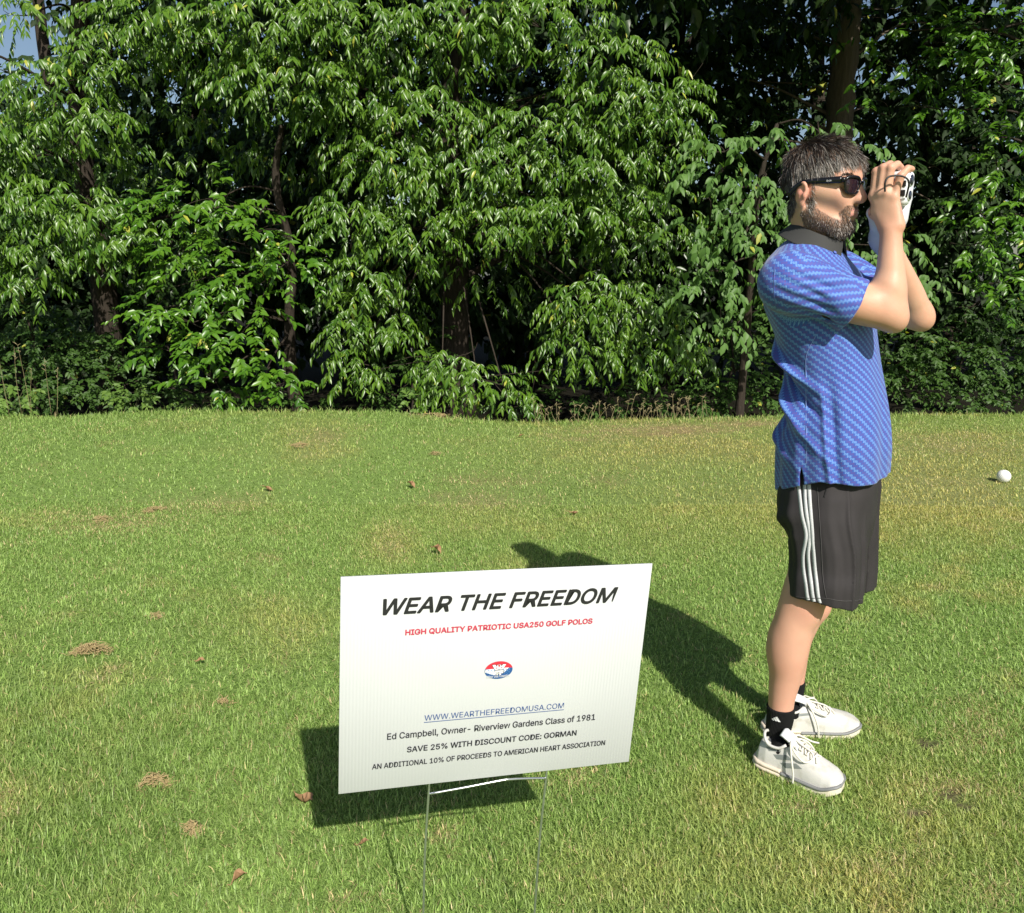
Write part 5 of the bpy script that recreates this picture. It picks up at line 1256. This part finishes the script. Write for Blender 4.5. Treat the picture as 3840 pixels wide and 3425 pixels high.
# ------------------------------------------------------------------ glove on the left hand
glove_m = mat('glove_leather', (.62, .63, .66), .6, .3); t = NT(glove_m); t.bump(t.noise(70, 4), .35, .003)
lo = DC - np.array([.12, .12, .17]); hi = DC + np.array([.14, .16, .10]); GF = Field(lo, hi, .0025)
WG = WL + (EL - WL) * .10
GF.cone(WG, WL, .0345, .035, .01); GF.cone(WL, dv(-.012, .030, -.075), .034, .030, .02, axis=HL, ratio=.8)
GF.cone(dv(-.012, .034, -.085), dv(-.008, .036, -.02), .032, .024, .012, axis=HL, ratio=.8)
GF.chain([WL, dv(-.030, .014, -.088), dv(-.044, .008, -.064)], [.030, .023, .0165], .02)
for i in range(4):
    f_ = -.034 + .0175 * i; zz = [-.012, -.006, -.008, -.018][i]
    m_ = dv(f_, .036, zz - .01); GF.cone(dv(-.012 + .006 * i, .032, -.075), m_, .020, .0135, .012)
    GF.chain([m_, dv(f_ + .002, .036, zz + .028), dv(f_ + .004, .028, zz + .044), dv(f_ + .004, .012, zz + .045)], [.0125, .0115, .0108, .0095], .003)
GF.chain([dv(-.040, .008, -.072), dv(-.050, .000, -.060), dv(-.034, -.008, -.052)], [.0155, .0120, .0100], .01)
V_, Q_ = GF.nets(); link('glove', np_mesh('glove', relax(V_, Q_, 1), Q_, None, True), glove_m, PERSON)

# ------------------------------------------------------------------ sunglasses
GLS = empty('sunglasses', hd_(.1, 0, 0), label='black thick-armed sunglasses worn on the face of the bearded man', cat='sunglasses')
blackp = mat('black_acetate', (.008, .008, .009), .25, .5)
lens_m = mat('dark_lens', (.020, .010, .016), .06, .6); lens_m.node_tree.nodes['Principled BSDF'].inputs['Coat Weight'].default_value = .6
def lens_outline(s, n=48):
    out = []
    for q in np.linspace(0, 2 * math.pi, n, endpoint=False):
        cx_, sx_ = math.cos(q), math.sin(q); e = 3.2
        y = .0265 * np.sign(cx_) * abs(cx_) ** (2 / e); z = .0205 * np.sign(sx_) * abs(sx_) ** (2 / e)
        y *= 1 + .10 * z / .02; out.append((y, z))
    return np.array(out)
def lp(s, y, z, dx=0):
    yy_ = .0335 * s + s * y; return hf(.1085 - .9 * max(abs(yy_) - .012, 0) ** 2 * 6.5 - .10 * max(-z, 0) + dx, yy_, .004 + z)
FM = MB()
for s in (-1, 1):
    ol = lens_outline(s); ring_ = [lp(s, y, z) for y, z in ol]; ring_.append(ring_[0]); ring_.append(ring_[1])
    rr_ = [.0030 + .0016 * max(z, 0) / .02 for y, z in ol]; rr_ += rr_[:2]
    FM.tube(ring_, rr_, 8, False)
    V_ = [lp(s, 0, 0, -.001)]; nR = 6
    for r in range(1, nR + 1):
        for y, z in ol: V_.append(lp(s, y * r / nR, z * r / nR, -.001 + .002 * (1 - (r / nR) ** 2)))
    T_ = [(0, 1 + j, 1 + (j + 1) % 48) for j in range(48)]; Q_ = [(1 + (r - 1) * 48 + j, 1 + r * 48 + j, 1 + r * 48 + (j + 1) % 48, 1 + (r - 1) * 48 + (j + 1) % 48) for r in range(1, nR) for j in range(48)]
    link('lens', np_mesh('lens', V_, Q_, T_, True), lens_m, GLS)
FM.tube(curve_pts([lp(-1, -.024, .008), hf(.112, 0, .013), lp(1, -.024, .008)], 10), .0042, 8)
for s in (-1, 1): FM.tube([lp(s, .026, .013), lp(s, .034, .013, -.004)], [.0062, .0062], 8)
link('frame', FM.mesh('frame'), blackp, GLS)
for s in (-1, 1):
    path = curve_pts([lp(s, .033, .013, -.003), hf(.055, s * .0765, .0165), hf(.01, s * .0835, .0165), hf(-.018, s * .086, .010), hf(-.045, s * .083, -.012)], 24); V_ = []; Q_ = []
    hh = np.interp(np.linspace(0, 1, 24), [0, .12, .5, .75, 1], [.0085, .0080, .0062, .005, .004])
    tn = unit(np.gradient(path, axis=0)); 
    for i in range(24):
        o_ = unit(np.cross(tn[i], ZU)); u_ = np.cross(o_, tn[i]); 
        for (a_, b_) in ((-.0024, -1), (.0024, -1), (.0024, 1), (-.0024, 1)): V_.append(path[i] + o_ * a_ + u_ * b_ * hh[i])
    for i in range(23):
        for j in range(4): Q_.append((4 * i + j, 4 * i + (j + 1) % 4, 4 * i + 4 + (j + 1) % 4, 4 * i + 4 + j))
    Q_ += [(0, 3, 2, 1), (92, 93, 94, 95)]
    TMP = link('temple', np_mesh('temple', V_, Q_), blackp, GLS)
    if s < 0:
        me, v = text_mesh('Ray-Ban', .25); x0, x1 = v[:, 0].min(), v[:, 0].max(); i0 = 4
        bx = path[3]; tx = -unit(path[7] - path[3]); o_ = unit(np.cross(tx, ZU)); o_ = o_ if o_ @ np.array([0, -1, 0]) > 0 else -o_
        put_text(me, v, lambda p: (path[6] + o_ * .0027 - ZU * .003)[None] + tx * ((p[:, 0] - x0) / (x1 - x0) * .0125)[:, None] + ZU * (p[:, 1] / v[:, 1].max() * .0045)[:, None])
        link('lettering', me, white_p, TMP)

# ------------------------------------------------------------------ rangefinder
RNG_T = empty('rangefinder', DC, label='white handheld rangefinder with black cord gripped in both hands of the man', cat='rangefinder')
rf_w = mat('white_shell', (.74, .75, .76), .3); rf_k = mat('black_rubber', (.012, .012, .013), .5)
def rbox(c, ax, hs, r, name, m, parent, h=.002):
    c = np.asarray(c, float); R = max(hs) + .02; f = Field(c - R, c + R, h); A_ = np.asarray(ax)
    def fn(P):
        q = np.abs((P - c) @ A_.T) - (np.array(hs) - r); return np.sqrt((np.maximum(q, 0) ** 2).sum(-1)) + np.minimum(q.max(-1), 0) - r
    f.put(fn, c - R, c + R, .001); V_, Q_ = f.nets(); return link(name, np_mesh(name, V_, Q_, None, True), m, parent)
rbox(dv(-.006, 0, -.006), HAX, (.043, .0205, .042), .014, 'shell', rf_w, RNG_T)
mb = MB(); mb.tube([dv(-.044, 0, .012), dv(-.052, 0, .012), dv(-.056, 0, .012)], [.0165, .0165, .0150], 24); link('eyepiece', mb.mesh('eyepiece'), rf_k, RNG_T)
glass = mat('objective_glass', (.02, .02, .04), .05, .6)
mb = MB(); mb.tube([dv(.030, 0, .014), dv(.0395, 0, .014)], [.0155, .0155], 28); ob = link('objective_rim', mb.mesh('objective_rim'), rf_w, RNG_T)
mb = MB(); mb.tube([dv(.034, 0, .014), dv(.0402, 0, .014)], [.0125, .0125], 28); link('objective_lens', mb.mesh('objective_lens'), glass, ob)
mb = MB(); mb.tube([dv(.030, 0, -.022), dv(.0390, 0, -.022)], [.0135, .0135], 28); ob = link('objective_rim', mb.mesh('objective_rim'), rf_w, RNG_T)
mb = MB(); mb.tube([dv(.034, 0, -.022), dv(.0398, 0, -.022)], [.0105, .0105], 28); link('objective_lens', mb.mesh('objective_lens'), glass, ob)
for zz in (.004, -.018): rbox(dv(.0285, -.0195, zz), HAX, (.0055, .0022, .0075), .0015, 'grip_inset', rf_k, RNG_T, .001)
P1 = lambda x, y, Y: at(450 * 0 + 2750 + x / 2.0222, 450 + y / 2.0222, Y)
V_, Q_, T_ = tube_np(curve_pts([P1(1150, 545, 2.082), P1(1150, 480, 2.078), P1(1172, 437, 2.079), P1(1215, 424, 2.082), P1(1268, 425, 2.082), P1(1312, 442, 2.078), P1(1332, 478, 2.078), P1(1322, 540, 2.087), P1(1310, 585, 2.10)], 50), .0024, 8)
link('wrist_cord', np_mesh('wrist_cord', V_, Q_, T_, True), rf_k, RNG_T)
